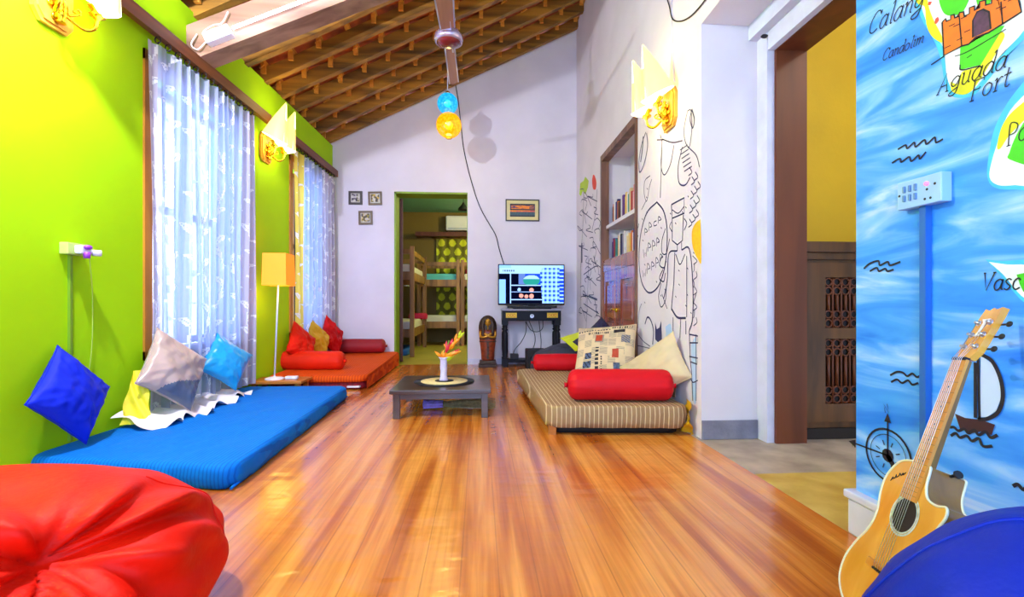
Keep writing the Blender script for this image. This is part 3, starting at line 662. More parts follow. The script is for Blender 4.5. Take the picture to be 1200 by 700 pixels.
GL = {'C': (.7, [[(.62, .8), (.5, .98), (.28, .95), (.08, .6), (.1, .18), (.32, 0), (.6, .12)], [(.66, .95), (.62, .75)]]),
 'a': (.56, [[(.44, .5), (.3, .6), (.1, .48), (.04, .2), (.18, 0), (.36, .12), (.46, .5)], [(.46, .6), (.44, .12), (.54, .02)]]),
 'l': (.3, [[(.06, .92), (.18, 1), (.16, .1), (.28, .02)]]), 'n': (.56, [[(.03, .52), (.12, .6), (.12, 0)], [(.12, .38), (.3, .6), (.42, .48), (.42, .1), (.52, .02)]]),
 'g': (.56, [[(.44, .5), (.3, .6), (.1, .48), (.06, .25), (.2, .12), (.36, .2), (.46, .5)], [(.46, .6), (.46, 0), (.36, -.3), (.12, -.34), (.04, -.2), (.3, -.06), (.44, 0)]]),
 'd': (.58, [[(.44, .5), (.3, .6), (.1, .48), (.04, .2), (.18, 0), (.36, .12), (.46, .5)], [(.38, .96), (.47, 1), (.46, .12), (.56, .02)]]),
 'o': (.54, [[(.26, .6), (.08, .46), (.06, .16), (.22, 0), (.42, .14), (.44, .44), (.26, .6)]]), 'i': (.28, [[(.05, .52), (.14, .6), (.13, .1), (.24, .02)], [(.15, .8), (.17, .83)]]),
 'm': (.82, [[(.03, .52), (.1, .6), (.1, 0)], [(.1, .38), (.26, .6), (.36, .48), (.36, 0)], [(.36, .38), (.54, .6), (.66, .48), (.66, .1), (.76, .02)]]),
 'A': (.74, [[(0, 0), (.14, 0)], [(.06, 0), (.36, 1), (.6, 0)], [(.52, 0), (.7, 0)], [(.16, .36), (.5, .36)]]), 'u': (.56, [[(.03, .56), (.1, .6), (.1, .15), (.24, 0), (.4, .14)], [(.42, .6), (.42, .12), (.52, .02)]]),
 'F': (.62, [[(.14, 0), (.14, 1)], [(.04, 1), (.6, .98), (.6, .84)], [(.14, .52), (.46, .52), (.46, .6)], [(.04, 0), (.26, 0)]]), 'r': (.42, [[(.04, .52), (.13, .6), (.13, 0)], [(.13, .36), (.28, .6), (.4, .56)], [(.04, 0), (.24, 0)]]),
 't': (.38, [[(.18, .9), (.16, .12), (.28, 0), (.36, .08)], [(.02, .6), (.34, .62)]]), 'V': (.72, [[(.06, 1), (.32, 0), (.64, 1)], [(0, 1), (.14, 1)], [(.54, 1), (.72, 1)]]),
 's': (.46, [[(.38, .52), (.22, .6), (.08, .48), (.2, .32), (.36, .18), (.22, 0), (.04, .08)]]), 'c': (.48, [[(.4, .48), (.26, .6), (.08, .46), (.06, .16), (.22, 0), (.42, .1)]]),
 'P': (.6, [[(.12, 0), (.12, 1), (.42, .98), (.54, .78), (.42, .54), (.12, .5)], [(.02, 0), (.24, 0)]]), 'N': (.7, [[(.1, 0), (.1, 1), (.55, 0), (.55, 1)]]), 'W': (.9, [[(.02, 1), (.2, 0), (.42, .8), (.62, 0), (.82, 1)]])}
def word(t, p0, p1, ratio, w=.0032, shear=.22):
    a = onx(*p0, XR); b = onx(*p1, XR); a = Vector((a.y, a.z)); b = Vector((b.y, b.z)); d = b - a
    tot = sum(GL[c][0] for c in t); sc = d.length / tot; e = d.normalized(); up = Vector((e.y, -e.x)) if False else Vector((-e.y, e.x))
    if up.y < 0: up = -up
    h = sc * ratio; x = 0
    for c in t:
        wd, st = GL[c]
        for s_ in st:
            pts = [a + e * ((x + q[0] + shear * q[1]) * sc) + up * (q[1] * h) for q in s_]
            pts3 = [Vector((0, q.x, q.y)) for q in pts]
            if len(pts3) > 2 and c not in 'ANWVF': pts3 = cr(pts3, 4)
            rib(m, pts3, w, False, X_)
        x += wd
word('Calang', (1017, 42), (1082, 8), 1.0); word('Candolim', (1034, 72), (1083, 50), 1.0, .0024)
word('Aguada', (1098, 112), (1180, 79), 1.0, .0027); word('Fort', (1136, 120), (1184, 100), 1.0, .0027); word('Po', (1180, 172), (1206, 162), 1.2, .0024); word('Vasc', (1150, 341), (1197, 339), 1.1)
word('N', (1037.5, 484), (1043.5, 484), 1.0, .002, 0); word('W', (999, 524), (1003.5, 525.5), 1.0, .002, 0)
# gulls / ripples
def wav(px, w=.005): T(px, w)
wav([(1053, 175), (1062, 170), (1064, 174), (1072, 167), (1074, 172), (1084, 164), (1087, 169), (1096, 161), (1098, 167), (1106, 163)], .005)
wav([(1046, 191), (1055, 186), (1057, 190), (1066, 184), (1069, 189), (1077, 182), (1079, 186), (1086, 178)], .005)
wav([(1013, 315), (1020, 309), (1030, 306), (1032, 311), (1041, 307), (1044, 311), (1056, 307)], .006); wav([(1020, 318), (1028, 314), (1031, 318), (1038, 315), (1041, 318), (1048, 316)], .006)
wav([(1044, 440), (1052, 436), (1059, 437), (1064, 441), (1070, 438), (1075, 442), (1079, 441)], .006); wav([(1045, 448), (1052, 445), (1058, 449), (1065, 446), (1070, 451), (1077, 449)], .006)
wav([(1114, 501), (1119, 501), (1124, 505), (1131, 503), (1136, 508), (1143, 504), (1148, 510), (1156, 506), (1162, 513), (1170, 510)], .007)
wav([(1115, 511), (1121, 508), (1126, 513), (1134, 511), (1140, 517), (1148, 514), (1153, 523), (1164, 523)], .007)
wav([(1188, 570), (1194, 568), (1200, 574), (1206, 570)], .008)
# compass rose
cc = onx(1041, 534, XR); R_ = .078
rib(m, [Vector((0, cc.y + R_ * math.cos(t * PI / 16), cc.z + R_ * math.sin(t * PI / 16))) for t in range(33)], .0065, False, X_)
rib(m, [Vector((0, cc.y + .062 * math.cos(t * PI / 16), cc.z + .062 * math.sin(t * PI / 16))) for t in range(33)], .002, False, X_)
def cl(dy0, dz0, dy1, dz1, w): rib(m, [Vector((0, cc.y + dy0, cc.z + dz0)), Vector((0, cc.y + dy1, cc.z + dz1))], w, False, X_)
cl(0, 0, 0, .105, .005); cl(0, 0, .13, 0, .005)
for k in range(8):
    a = PI / 8 + k * PI / 4; cl(.03 * math.cos(a), .03 * math.sin(a), .045 * math.cos(a), .045 * math.sin(a), .003)
def tri(a, b, c): m.F([m.V((X_, cc.y + p[0], cc.z + p[1])) for p in (a, b, c)])
tri((-.012, .1), (.012, .1), (0, .128)); tri((.12, -.014), (.12, .014), (.15, 0))
m.F([m.V((X_, cc.y + .02 * math.cos(t * PI / 6), cc.z + .02 * math.sin(t * PI / 6))) for t in range(12)]); cl(0, 0, -.04, -.05, .016)
# sail boat
T([(1144, 425), (1144, 490)], .008, False); T([(1147, 418), (1149, 492)], .006, False)
T([(1150, 415), (1164, 424), (1174, 446), (1176, 468), (1170, 484), (1158, 491), (1147, 492)], .009)
m.build('map_ink_drawing', M['inkb'], wall_blue)
m = MB(); FILL(m, [(1120, 485), (1132, 490), (1150, 492), (1167, 498), (1163, 510), (1150, 506), (1140, 508), (1126, 503)], XR - .0022, False); m.build('map_boat_hull', mat('boat_maroon', (60, 22, 30), .6, var=.2), wall_blue)
m = MB(); FILL(m, [(1150, 417), (1163, 426), (1173, 447), (1174, 466), (1168, 482), (1157, 489), (1149, 489)], XR - .0016, False); m.build('map_boat_sail', mat('boat_sail', (196, 214, 240), .6, var=.05), wall_blue)

# switch board + conduit on the blue wall
root = thing('switch_board', 'pale blue painted switch board with rocker switches on the sea mural wall', 'switch', (XR - .02, 1.2, 1.02))
m = MB(); m.bbox(XR - .03, XR, 1.142, 1.272, 1.02, 1.098, .003); m.build('box', mat('pale_blue_plastic', (150, 190, 232), .4, var=.04), root)
sw = mat('switch_blue_grey', (90, 130, 180), .4, var=0)
for k in range(3):
    for z in (1.075, 1.05):
        s_ = MB(); y = 1.248 - k * .017; s_.bbox(XR - .035, XR - .028, y - .003, y + .003, z - .010, z + .008, .001); s_.build('rocker', sw, root)
s_ = MB(); s_.sph((XR - .031, 1.182, 1.075), .006, 10, 6); s_.build('indicator', mat('pink_indicator', (255, 110, 150), .4, emit=(255, 80, 120), es=1.5), root)
for (y, z) in ((1.182, 1.06), (1.188, 1.035), (1.172, 1.035), (1.265, 1.06), (1.16, 1.07)):
    s_ = MB(); s_.cyl((XR - .0305, y, z), (XR - .026, y, z), .0035, n=10); s_.build('hole', M['blk2'], root)
o = MB(); o.box(XR - .018, XR, 1.198, 1.216, .17, 1.02); tag(o.build('cable_conduit', mat('blue_conduit', (30, 96, 176), .5, var=.1), org=(XR, 1.207, .17)), 'narrow blue-painted conduit running down the mural wall below switch board', 'conduit')

# ------------------------------------------------------------------ niche with books
root = thing('wall_cupboard', 'tall reddish wooden niche cupboard with open bookshelves let into the right wall', 'cupboard', (XR, 4.1, 0))
m = MB(); a, b = NY0, NY1
m.box(XR - .015, XR + .06, a, a + .035, 0, NZ); m.box(XR - .015, XR + .06, b - .05, b, 0, NZ); m.box(XR - .015, XR + .06, a + .035, b - .05, NZ - .06, NZ); m.build('frame', M['frame_pk'], root)
m = MB(); m.box(XR + .06, XR + .298, a + .002, b - .002, 0.01, .02); m.box(XR + .29, XR + .299, a + .002, b - .002, .02, NZ - .002); m.build('lining', M['white2'], root)
m = MB(); m.box(XR + .03, XR + .29, a + .036, b - .051, 1.50, 1.535, .003); m.build('shelf', M['white2'], root)
m = MB(); m.box(XR + .0, XR + .29, a + .036, b - .051, 1.155, 1.185, .003); m.box(XR - .005, XR + .03, a + .036, b - .051, 1.07, 1.16); m.build('ledge', M['cup'], root)
for (y0, y1) in ((a + .037, (a + b) / 2 - .01), ((a + b) / 2 - .006, b - .052)):
    d = MB(); x0, x1 = XR + .0, XR + .035
    d.box(x0, x1, y0, y0 + .08, .04, 1.068); d.box(x0, x1, y1 - .08, y1, .04, 1.068)
    for z in ((.04, .14), (.5, .58), (.97, 1.068)): d.box(x0, x1, y0 + .08, y1 - .08, *z)
    d.box(x0 + .018, x1, y0 + .08, y1 - .08, .14, .97)
    d.bbox(x0 + .006, x0 + .02, y0 + .12, y1 - .12, .18, .46, .006); d.bbox(x0 + .006, x0 + .02, y0 + .12, y1 - .12, .62, .93, .006)
    dd = d.build('door', M['cup'], root)
h = MB(); yy = (a + b) / 2 + .02; h.tube(cr([(XR - .002, yy, .70), (XR - .03, yy, .705), (XR - .035, yy + .05, .71), (XR - .03, yy + .09, .70)]), .008); h.cyl((XR - .004, yy, .68), (XR - .004, yy, .72), .014, n=12); h.build('handle', M['brass'], dd)
bookcols = {'black': (26, 22, 40), 'orange': (206, 104, 28), 'navy': (24, 30, 110), 'red': (176, 36, 34), 'white': (220, 216, 214), 'cream': (220, 196, 140), 'teal': (30, 130, 130), 'brown': (104, 60, 36), 'purple': (96, 50, 130), 'grey': (122, 122, 138), 'pink': (214, 120, 130), 'yellow': (222, 184, 60)}
bm_ = {k: mat('book_cover_' + k, v, .5, var=.08, scale=20) for k, v in bookcols.items()}
ordn = ['first', 'second', 'third', 'fourth', 'fifth', 'sixth', 'seventh', 'eighth', 'ninth', 'tenth', 'eleventh', 'twelfth']
def books(z, y_start, y_end, seq, shelf):
    y = y_start; cnt = {}
    k = 0
    while y > y_end and k < 60:
        c = seq[k % len(seq)]; k += 1
        if c is None: y -= .035; continue
        th = random.uniform(.024, .042); h_ = random.uniform(.17, .235); dp = random.uniform(.12, .155); x0 = XR + random.uniform(.07, .085)
        cnt[c] = cnt.get(c, 0) + 1
        root = thing('book', '%s %s-spined book from the far left on the %s of the niche' % (ordn[cnt[c] - 1], c, shelf), 'book', (x0, y - th / 2, z), 'books on the ' + shelf)
        m = MB(); m.box(x0 + .003, x0 + dp - .004, y - th + .003, y - .003, z + .003, z + h_ - .004); m.build('pages', M['bookp'], root)
        m = MB(); m.box(x0, x0 + .003, y - th, y, z, z + h_); m.box(x0 + .003, x0 + dp, y - th, y - th + .003, z, z + h_); m.box(x0 + .003, x0 + dp, y - .003, y, z, z + h_); m.build('cover', bm_[c], root)
        y -= th + .003
books(1.535, 4.57, 3.66, ['black', 'orange', 'orange', 'white', 'navy', 'navy', 'orange', 'brown', 'black', 'white', 'purple', None, 'cream', 'yellow', 'white', 'teal', 'cream', 'red', 'white', 'pink', 'brown', 'cream', 'red', 'teal', 'white', 'grey'], 'upper shelf')
books(1.185, 4.58, 3.66, ['navy', 'purple', 'red', 'teal', 'teal', 'brown', 'cream', 'white', 'black', 'navy', 'grey', 'white', None, 'white', 'cream', 'cream', 'yellow', 'orange', 'white', 'navy', 'navy', 'grey', 'teal', 'brown', 'red', 'black'], 'lower shelf')

# ------------------------------------------------------------------ soft goods
def pose(c, n, roll=0, up=(0, 0, 1)):
    z = Vector(n).normalized(); u = Vector(up); u = (u - z * u.dot(z)).normalized(); x = u.cross(z)
    r = Matrix((x, u, z)).transposed().to_4x4()
    return Matrix.Translation(Vector(c)) @ r @ Matrix.Rotation(roll, 4, 'Z')
def pillow_mesh(w, h, t, Mx, seed=0, n=40, wr=.012, mfn=None, pinch=.09, sag=0):
    m = MB(); m.M = Mx
    def pt(side):
        def g(a, b):
            u, v = 2 * a - 1, 2 * b - 1
            x = w / 2 * u * (1 - pinch * (1 - v * v)); y = h / 2 * v * (1 - pinch * (1 - u * u))
            k = max(0, (1 - u ** 2) * (1 - v ** 2)) ** .42
            e = noise.noise(Vector((u * 2.2 + seed, v * 2.2, side * 3))) * wr * 1.8 + noise.noise(Vector((u * 5 + seed, v * 5, side * 3 + 8))) * wr * .8
            # creases running out of the corners
            ang = math.atan2(abs(v), abs(u)); e += math.sin(ang * 22 + seed) * wr * .5 * (abs(u) * abs(v)) ** .8
            k2 = min(1, (1 - max(abs(u), abs(v))) * 6)
            y -= sag * (1 - v) * .5 * k
            return (x, y, side * (t / 2 * k + e * k2))
        return g
    m.grid(pt(1), n, n, mfn); m.grid(pt(-1), n, n, (lambda u, v: 0) if mfn else None, flip=True)
    return m
def cushion(label, mt, w, h, t, Mx, seed, group=None, name='cushion', **k):
    m = pillow_mesh(w, h, t, Mx, seed, **k); c = Mx.translation.copy()
    root = thing(name, label, 'cushion', c, group)
    m.build('cover', mt, root)
    p = MB(); p.M = Mx; ring = []
    pin = k.get('pinch', .09)
    for s_ in range(4):
        for q in range(12):
            a = -1 + 2 * q / 12; u, v = ((a, -1), (1, a), (-a, 1), (-1, -a))[s_]
            ring.append((w / 2 * u * (1 - pin * (1 - v * v)), h / 2 * v * (1 - pin * (1 - u * u)), 0))
    ring.append(ring[0]); p.tube(ring, .0035, 6); p.build('piping', mt if not isinstance(mt, (list, tuple)) else mt[0], root)
    return root
def bolster(label, mt, a, b, r, seed=0):
    a, b = Vector(a), Vector(b); L_ = (b - a).length; z = (b - a) / L_; h = Vector((0, 0, 1)); x = h.cross(z).normalized(); y = z.cross(x)
    R = Matrix((x, y, z)).transposed().to_4x4(); m = MB(); m.M = Matrix.Translation(a) @ R
    prof = []
    for i in range(15): t = i / 14 * PI / 2; prof.append((r * (.12 + .88 * math.sin(t) ** .8), r * .55 * (1 - math.cos(t)) - 0))
    for i in range(1, 12): q = i / 12; prof.append((r * (1 + .03 * math.sin(q * PI)), r * .55 + (L_ - r * 1.1) * q))
    for i in range(15): t = (1 - i / 14) * PI / 2; prof.append((r * (.12 + .88 * math.sin(t) ** .8), L_ - r * .55 * (1 - math.cos(t))))
    def fn(th, zz):
        e = min(zz, L_ - zz) / r
        g = math.exp(-e * 2.2); flat = 1 - .07 * max(0, -math.sin(th)) ** 2
        return (1 + .05 * g * math.sin(th * 14 + seed) + .025 * noise.noise(Vector((math.cos(th) * 1.5, math.sin(th) * 1.5, zz * 7 + seed)))) * flat
    m.lathe(prof, n=56, fn=fn)
    root = thing('bolster', label, 'bolster', (a + b) / 2 - Vector((0, 0, r)))
    m.build('cover', mt, root)
    for s_, p, d in ((0, a, -z), (1, b, z)):
        k = MB(); k.M = Matrix.Translation(p) @ R; k.lathe([(r * .13, -.004), (r * .17, .0), (r * .12, .012 if s_ else -.012), (r * .2, .02 if s_ else -.02)], n=16, fn=lambda th, q: 1 + .15 * math.sin(th * 6)); k.build('gathered_end', mt, root)
    return root
def slab(mb, cor, z0, z1, r, nx=30, ny=50, wr=.006, seed=0, side=.012, skirt=0):
    """cor: 4 floor points (near-left, near-right, far-right, far-left); z1: tops of those corners"""
    Cn = [Vector((c[0], c[1])) for c in cor]
    def P(u, v): return (Cn[0] * (1 - u) + Cn[1] * u) * (1 - v) + (Cn[3] * (1 - u) + Cn[2] * u) * v
    def ZT(u, v): return (z1[0] * (1 - u) + z1[1] * u) * (1 - v) + (z1[3] * (1 - u) + z1[2] * u) * v
    Wd = (Cn[1] - Cn[0]).length; Hd = (Cn[3] - Cn[0]).length
    per = [(i / nx, 0) for i in range(nx)] + [(1, j / ny) for j in range(ny)] + [(1 - i / nx, 1) for i in range(nx)] + [(0, 1 - j / ny) for j in range(ny)]
    rings = []
    prof = [(side * .3, 0.0), (0, .25), (-.004, .55), (0, .8)]
    K = []
    for d, f_ in prof: K.append((d, ('f', f_)))
    for i in range(1, 6): t = i / 5 * PI / 2; K.append((r * (1 - math.cos(t)), ('r', r * (1 - math.sin(t)))))
    def inset(u, v, d): return (d / Wd + u * (1 - 2 * d / Wd), d / Hd + v * (1 - 2 * d / Hd))
    def bumpn(u, v): return wr * (noise.noise(Vector((u * 4 + seed, v * 7, 0))) + .5 * noise.noise(Vector((u * 11, v * 17, seed))))
    for d, (k, q) in K:
        R = []
        for (u, v) in per:
            # rounded corners
            cu = min(u, 1 - u) * Wd; cv = min(v, 1 - v) * Hd; e = max(0, .05 - cu) * max(0, .05 - cv) / .05 * .5
            wv = side * .5 * noise.noise(Vector((u * 14 + seed, v * 22, d * 40 + 3))) * (1 if k == 'f' else .3)
            a, b = inset(u, v, d + e + wv); p = P(a, b); zt = ZT(u, v)
            z = z0 + (zt - z0 - r) * q / .8 if k == 'f' else zt - q
            if k == 'r' and q < 1e-6: z += bumpn(u, v) * 0
            R.append(mb.V((p.x, p.y, z)))
        rings.append(R)
    n = len(per)
    for i in range(len(rings) - 1):
        for j in range(n): mb.F((rings[i][j], rings[i][(j + 1) % n], rings[i + 1][(j + 1) % n], rings[i + 1][j]), True)
    top = {}
    for idx, (i, j) in enumerate([(i, 0) for i in range(nx)] + [(nx, j) for j in range(ny)] + [(nx - i, ny) for i in range(nx)] + [(0, ny - j) for j in range(ny)]): top[(i, j)] = rings[-1][idx]
    for i in range(1, nx):
        for j in range(1, ny):
            u, v = i / nx, j / ny; a, b = inset(u, v, r); p = P(a, b); e = min(1, min(u, 1 - u, v, 1 - v) * 8)
            top[(i, j)] = mb.V((p.x, p.y, ZT(u, v) + bumpn(u, v) * e))
    for i in range(nx):
        for j in range(ny): mb.F((top[(i, j)], top[(i + 1, j)], top[(i + 1, j + 1)], top[(i, j + 1)]), True)
    mb.F(rings[0][::-1]); return mb

# azure mattress (near, by green wall)
root = thing('floor_mattress', 'azure blue covered floor mattress along the green wall, nearest the red bean bag', 'mattress', (-1.5, 2.9, 0))
bl = [(XL(2.1) + .0, 2.14), (-.985, 1.95), (-1.05, 3.86), (XL(3.9) + .01, 3.88)]
m = MB(); slab(m, bl, .004, [.10] * 4, .03, wr=.007, seed=2, side=.02); m.build('cover', M['bluebed'], root)
m = MB(); m.tube([(-.995, 1.955, .012), (-1.04, 2.8, .01), (-1.06, 3.85, .012)], .006, 6); m.build('hem', M['bluebed'], root)

# orange bed: two stacked layers
root = thing('floor_bed', 'orange ribbed floor bed with maroon patterned underlayer below the farther window', 'bed', (-1.45, 5.0, 0))
ob = [(XL(4.25) + .02, 4.24), (-1.02, 4.22), (-1.0, 5.86), (XL(5.8) + .01, 5.86)]
m = MB(); slab(m, ob, .004, [.07, .07, .085, .085], .02, wr=.004, seed=5, side=.015); m.build('lower_layer', M['marpat'], root)
ot = [(XL(4.2) + .02, 4.19), (-1.0, 4.19), (-.985, 5.87), (XL(5.8) + .01, 5.87)]
m = MB(); slab(m, ot, .07, [.125, .125, .17, .17], .02, wr=.006, seed=6, side=.012); m.build('upper_layer', M['orange'], root)
m = MB()
def osd(u, v): 
    y = 4.2 + u * 1.66; return (-.992 + .012 * noise.noise(Vector((y * 6, v * 2, 0))) + .006 * (1 - v), y, .012 + v * (.10 + .045 * u))
m.grid(osd, 60, 4); m.build('hanging_edge', M['orange'], root)
m = MB(); m.bbox(-1.16, -1.05, 4.195, 4.25, .02, .035, .004); m.build('white_tag', M['plast'], root)

# striped bed right
root = thing('floor_bed', 'taupe pinstriped floor bed beside the doodle mural wall', 'bed', (.78, 3.4, 0))
sb = [(.385, 2.66), (1.19, 2.585), (1.2, 4.24), (.335, 4.22)]
m = MB(); slab(m, [(.42, 2.72), (1.17, 2.66), (1.18, 4.2), (.38, 4.18)], .0, [.06] * 4, .01, wr=0, side=.004); m.build('base', M['blk2'], root)
m = MB(); slab(m, sb, .045, [.17] * 4, .014, wr=.006, seed=9, side=.022); m.build('cover', M['strip'], root)
m = MB(); m.box(.40, .44, 2.68, 2.72, 0, .05); m.build('foot', M['side'], root)
m = MB()
def yt(u, v): return (1.185 + .03 * math.sin(v * 9 + u * 5) * (1 - v) + .02 * u, 2.575 + .1 * u + .015 * math.sin(v * 12), .01 + .19 * v)
m.grid(yt, 10, 16); m.build('yellow_lining', M['ycush'], root)

# cushions on the left
cushion('royal blue cushion standing on its corner against green wall above azure mattress', M['navyblue'], .33, .33, .13, pose(onx(84, 463, -1.85), (.95, .05, .26), PI / 4 - .02), 3, wr=.008)
ms = [M['beige'], M['greyc']]
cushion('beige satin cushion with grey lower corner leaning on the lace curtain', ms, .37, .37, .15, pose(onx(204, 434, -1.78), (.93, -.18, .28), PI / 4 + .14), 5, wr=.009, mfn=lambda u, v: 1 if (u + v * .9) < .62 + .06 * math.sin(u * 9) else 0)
cushion('shiny cyan cushion balanced on its corner at the lace curtain', M['cyan'], .30, .30, .14, pose(onx(265, 424, -1.77), (.84, -.42, .28), PI / 4 + .12), 8, wr=.006)
# gathered curtain hem lying on the mattress
root = thing('ruffled_cloth', 'white and yellow ruffled cloth bunched under the beige cushion on azure mattress', 'cloth', (-1.75, 3.0, .1))
m = MB()
def rf(u, v):
    y = 2.56 + u * .98; x = XL(y) + .03 + v * (.28 - .12 * abs(u - .35) + .03 * math.sin(u * 21)); z = .112 + .018 * math.sin(u * 40 + v * 5) * (.3 + v) + .03 * (1 - v) + .05 * max(0, 1 - abs(u - .1) * 6) * (1 - v)
    return (x, y + .03 * math.sin(v * 7 + u * 11), z)
m.grid(rf, 90, 16); m.build('white_ruffle', mat('white_ruffle_cloth', (236, 228, 224), .6, var=.12, scale=10), root)
m = MB()
def rf2(u, v): return (XL(2.8) + .05 + (.14 - .11 * v) * u + .006 * math.sin(v * 10 + u * 9), 2.58 + .04 * u + .10 * v + .006 * math.sin(v * 14 + u * 12), .12 + v * .27)
m.grid(rf2, 16, 24); m.build('yellow_ruffle', mat('yellow_ruffle_cloth', (240, 222, 40), .6, var=.15, scale=14), root)
bolster('vermilion bolster lying across the near end of the orange bed', M['redor'], (-1.93, 4.62, .215), (-1.28, 4.55, .215), .09, 1)
bolster('maroon bolster lying against the back wall on the orange bed', M['maroon'], (-1.76, 5.74, .25), (-1.13, 5.74, .25), .085, 4)
cushion('red-orange cushion leaning on the lime wall behind floor lamp, nearest of three', mat('bright_red_cloth', (220, 26, 4), .6, var=.03, spec=.2, bump=.2, bscale=10), .34, .34, .14, pose((-1.73, 4.70, .36), (.90, -.22, .22), .15 + PI / 4), 11)
cushion('mustard yellow cushion between the two red ones on the orange bed', M['ycush'], .33, .33, .12, pose((-1.71, 5.10, .37), (.90, -.22, .22), .12 + PI / 4), 12)
cushion('red cushion nearest the room corner, beside the maroon bolster', mat('scarlet_cloth', (208, 10, 14), .6, var=.03, spec=.2, bump=.2, bscale=10), .35, .35, .12, pose((-1.67, 5.46, .39), (.88, -.22, .22), .1 + PI / 4), 13)

def UN(u, n, c):
    u = Vector(u).normalized(); n = Vector(n).normalized(); v = n.cross(u).normalized(); n = u.cross(v)
    return Matrix.Translation(Vector(c)) @ Matrix((u, v, n)).transposed().to_4x4()
# cushions on the right
bolster('large red bolster at the near end of the taupe pinstriped bed', M['red'], (.53, 2.80, .265), (1.15, 2.74, .265), .094, 2)
bolster('smaller red bolster at the far end of the taupe pinstriped bed', M['red'], (.47, 4.10, .24), (.98, 4.06, .24), .075, 7)
npm = [M['cream'], mat('newsprint_grey', (150, 134, 116), .7, var=.1), M['inkb'], mat('newsprint_red', (176, 60, 30), .7, var=.2, scale=50), mat('newsprint_photo', (70, 84, 116), .7, var=.5, scale=60)]
npm[0] = mat('newsprint_cream', (214, 188, 146), .7, var=.05, bump=.1, bscale=10)
def news(u, v):
    def R_(a, b, c, d): return a < u < b and c < v < d
    if R_(.34, .5, .6, .76): return 3 if R_(.36, .48, .62, .76) else 1
    if R_(.62, .84, .28, .46): return 3 if R_(.66, .76, .3, .46) else 0
    if R_(.16, .3, .14, .26) or R_(.18, .3, .3, .42): return 4 if int(u * 43 + v * 31) % 3 else 2
    if R_(.66, .84, .8, .87): return 2
    if R_(.8, .94, .6, .74): return 4 if int(u * 31 + v * 47) % 2 else 1
    if R_(.68, .78, .06, .2): return 4
    if .87 < v < .895 and u < .6: return 2 if int(u * 60) % 3 else 0
    if .78 < v < .83 and .2 < u < .58: return 2 if int(u * 60) % 2 else 0
    if .9 < v < .95 and .62 < u < .95: return 2 if int(u * 50) % 2 else 0
    if .37 < u < .43 and .06 < v < .5: return 2 if int(v * 40) % 3 else 0
    if .46 < u < .49 and .06 < v < .34: return 2 if int(v * 50) % 2 else 0
    cx = int(u * 7); cyy = int(v * 6)
    if (cx * 7 + cyy * 3) % 5 < 3 and (u * 7) % 1 > .12 and (v * 6) % 1 > .14: return 1 if int(v * 84) % 2 else 0
    return 0
root = cushion('square newsprint-patterned cushion leaning upright on the taupe pinstriped bed', npm, .45, .46, .14, pose((.94, 3.46, .395), (-.42, -.68, .6), .12), 21, mfn=news, n=84, pinch=.05, wr=.006)
cushion('plump cream cushion propped against the wall behind large red bolster', [M['cream']], .50, .30, .15, UN((.228, -.37, .27), (-.85, -.45, .1), (1.095, 2.90, .325)), 22, pinch=.07, wr=.008)
cushion('neon yellow cushion corner resting on the charcoal bean bag', [M['lime']], .36, .36, .07, pose((1.0, 4.42, .42), (-.2, -.30, .9), PI / 4), 23, pinch=.05, wr=.004)
cushion('dark navy cushion peeking over the top of newsprint cushion', mat('dark_navy_cloth', (24, 20, 60), .6, var=.1), .32, .32, .1, pose((.985, 3.78, .44), (-.3, -.8, .4), PI / 4), 24)
cushion('slim brown cushion wedged upright between cream cushion and mural wall', mat('brown_stripe_cloth', (112, 84, 50), .7, var=.25, scale=20), .18, .30, .05, pose((1.19, 2.88, .33), (-1, -.1, .1), .05), 25, pinch=.04, wr=.006)
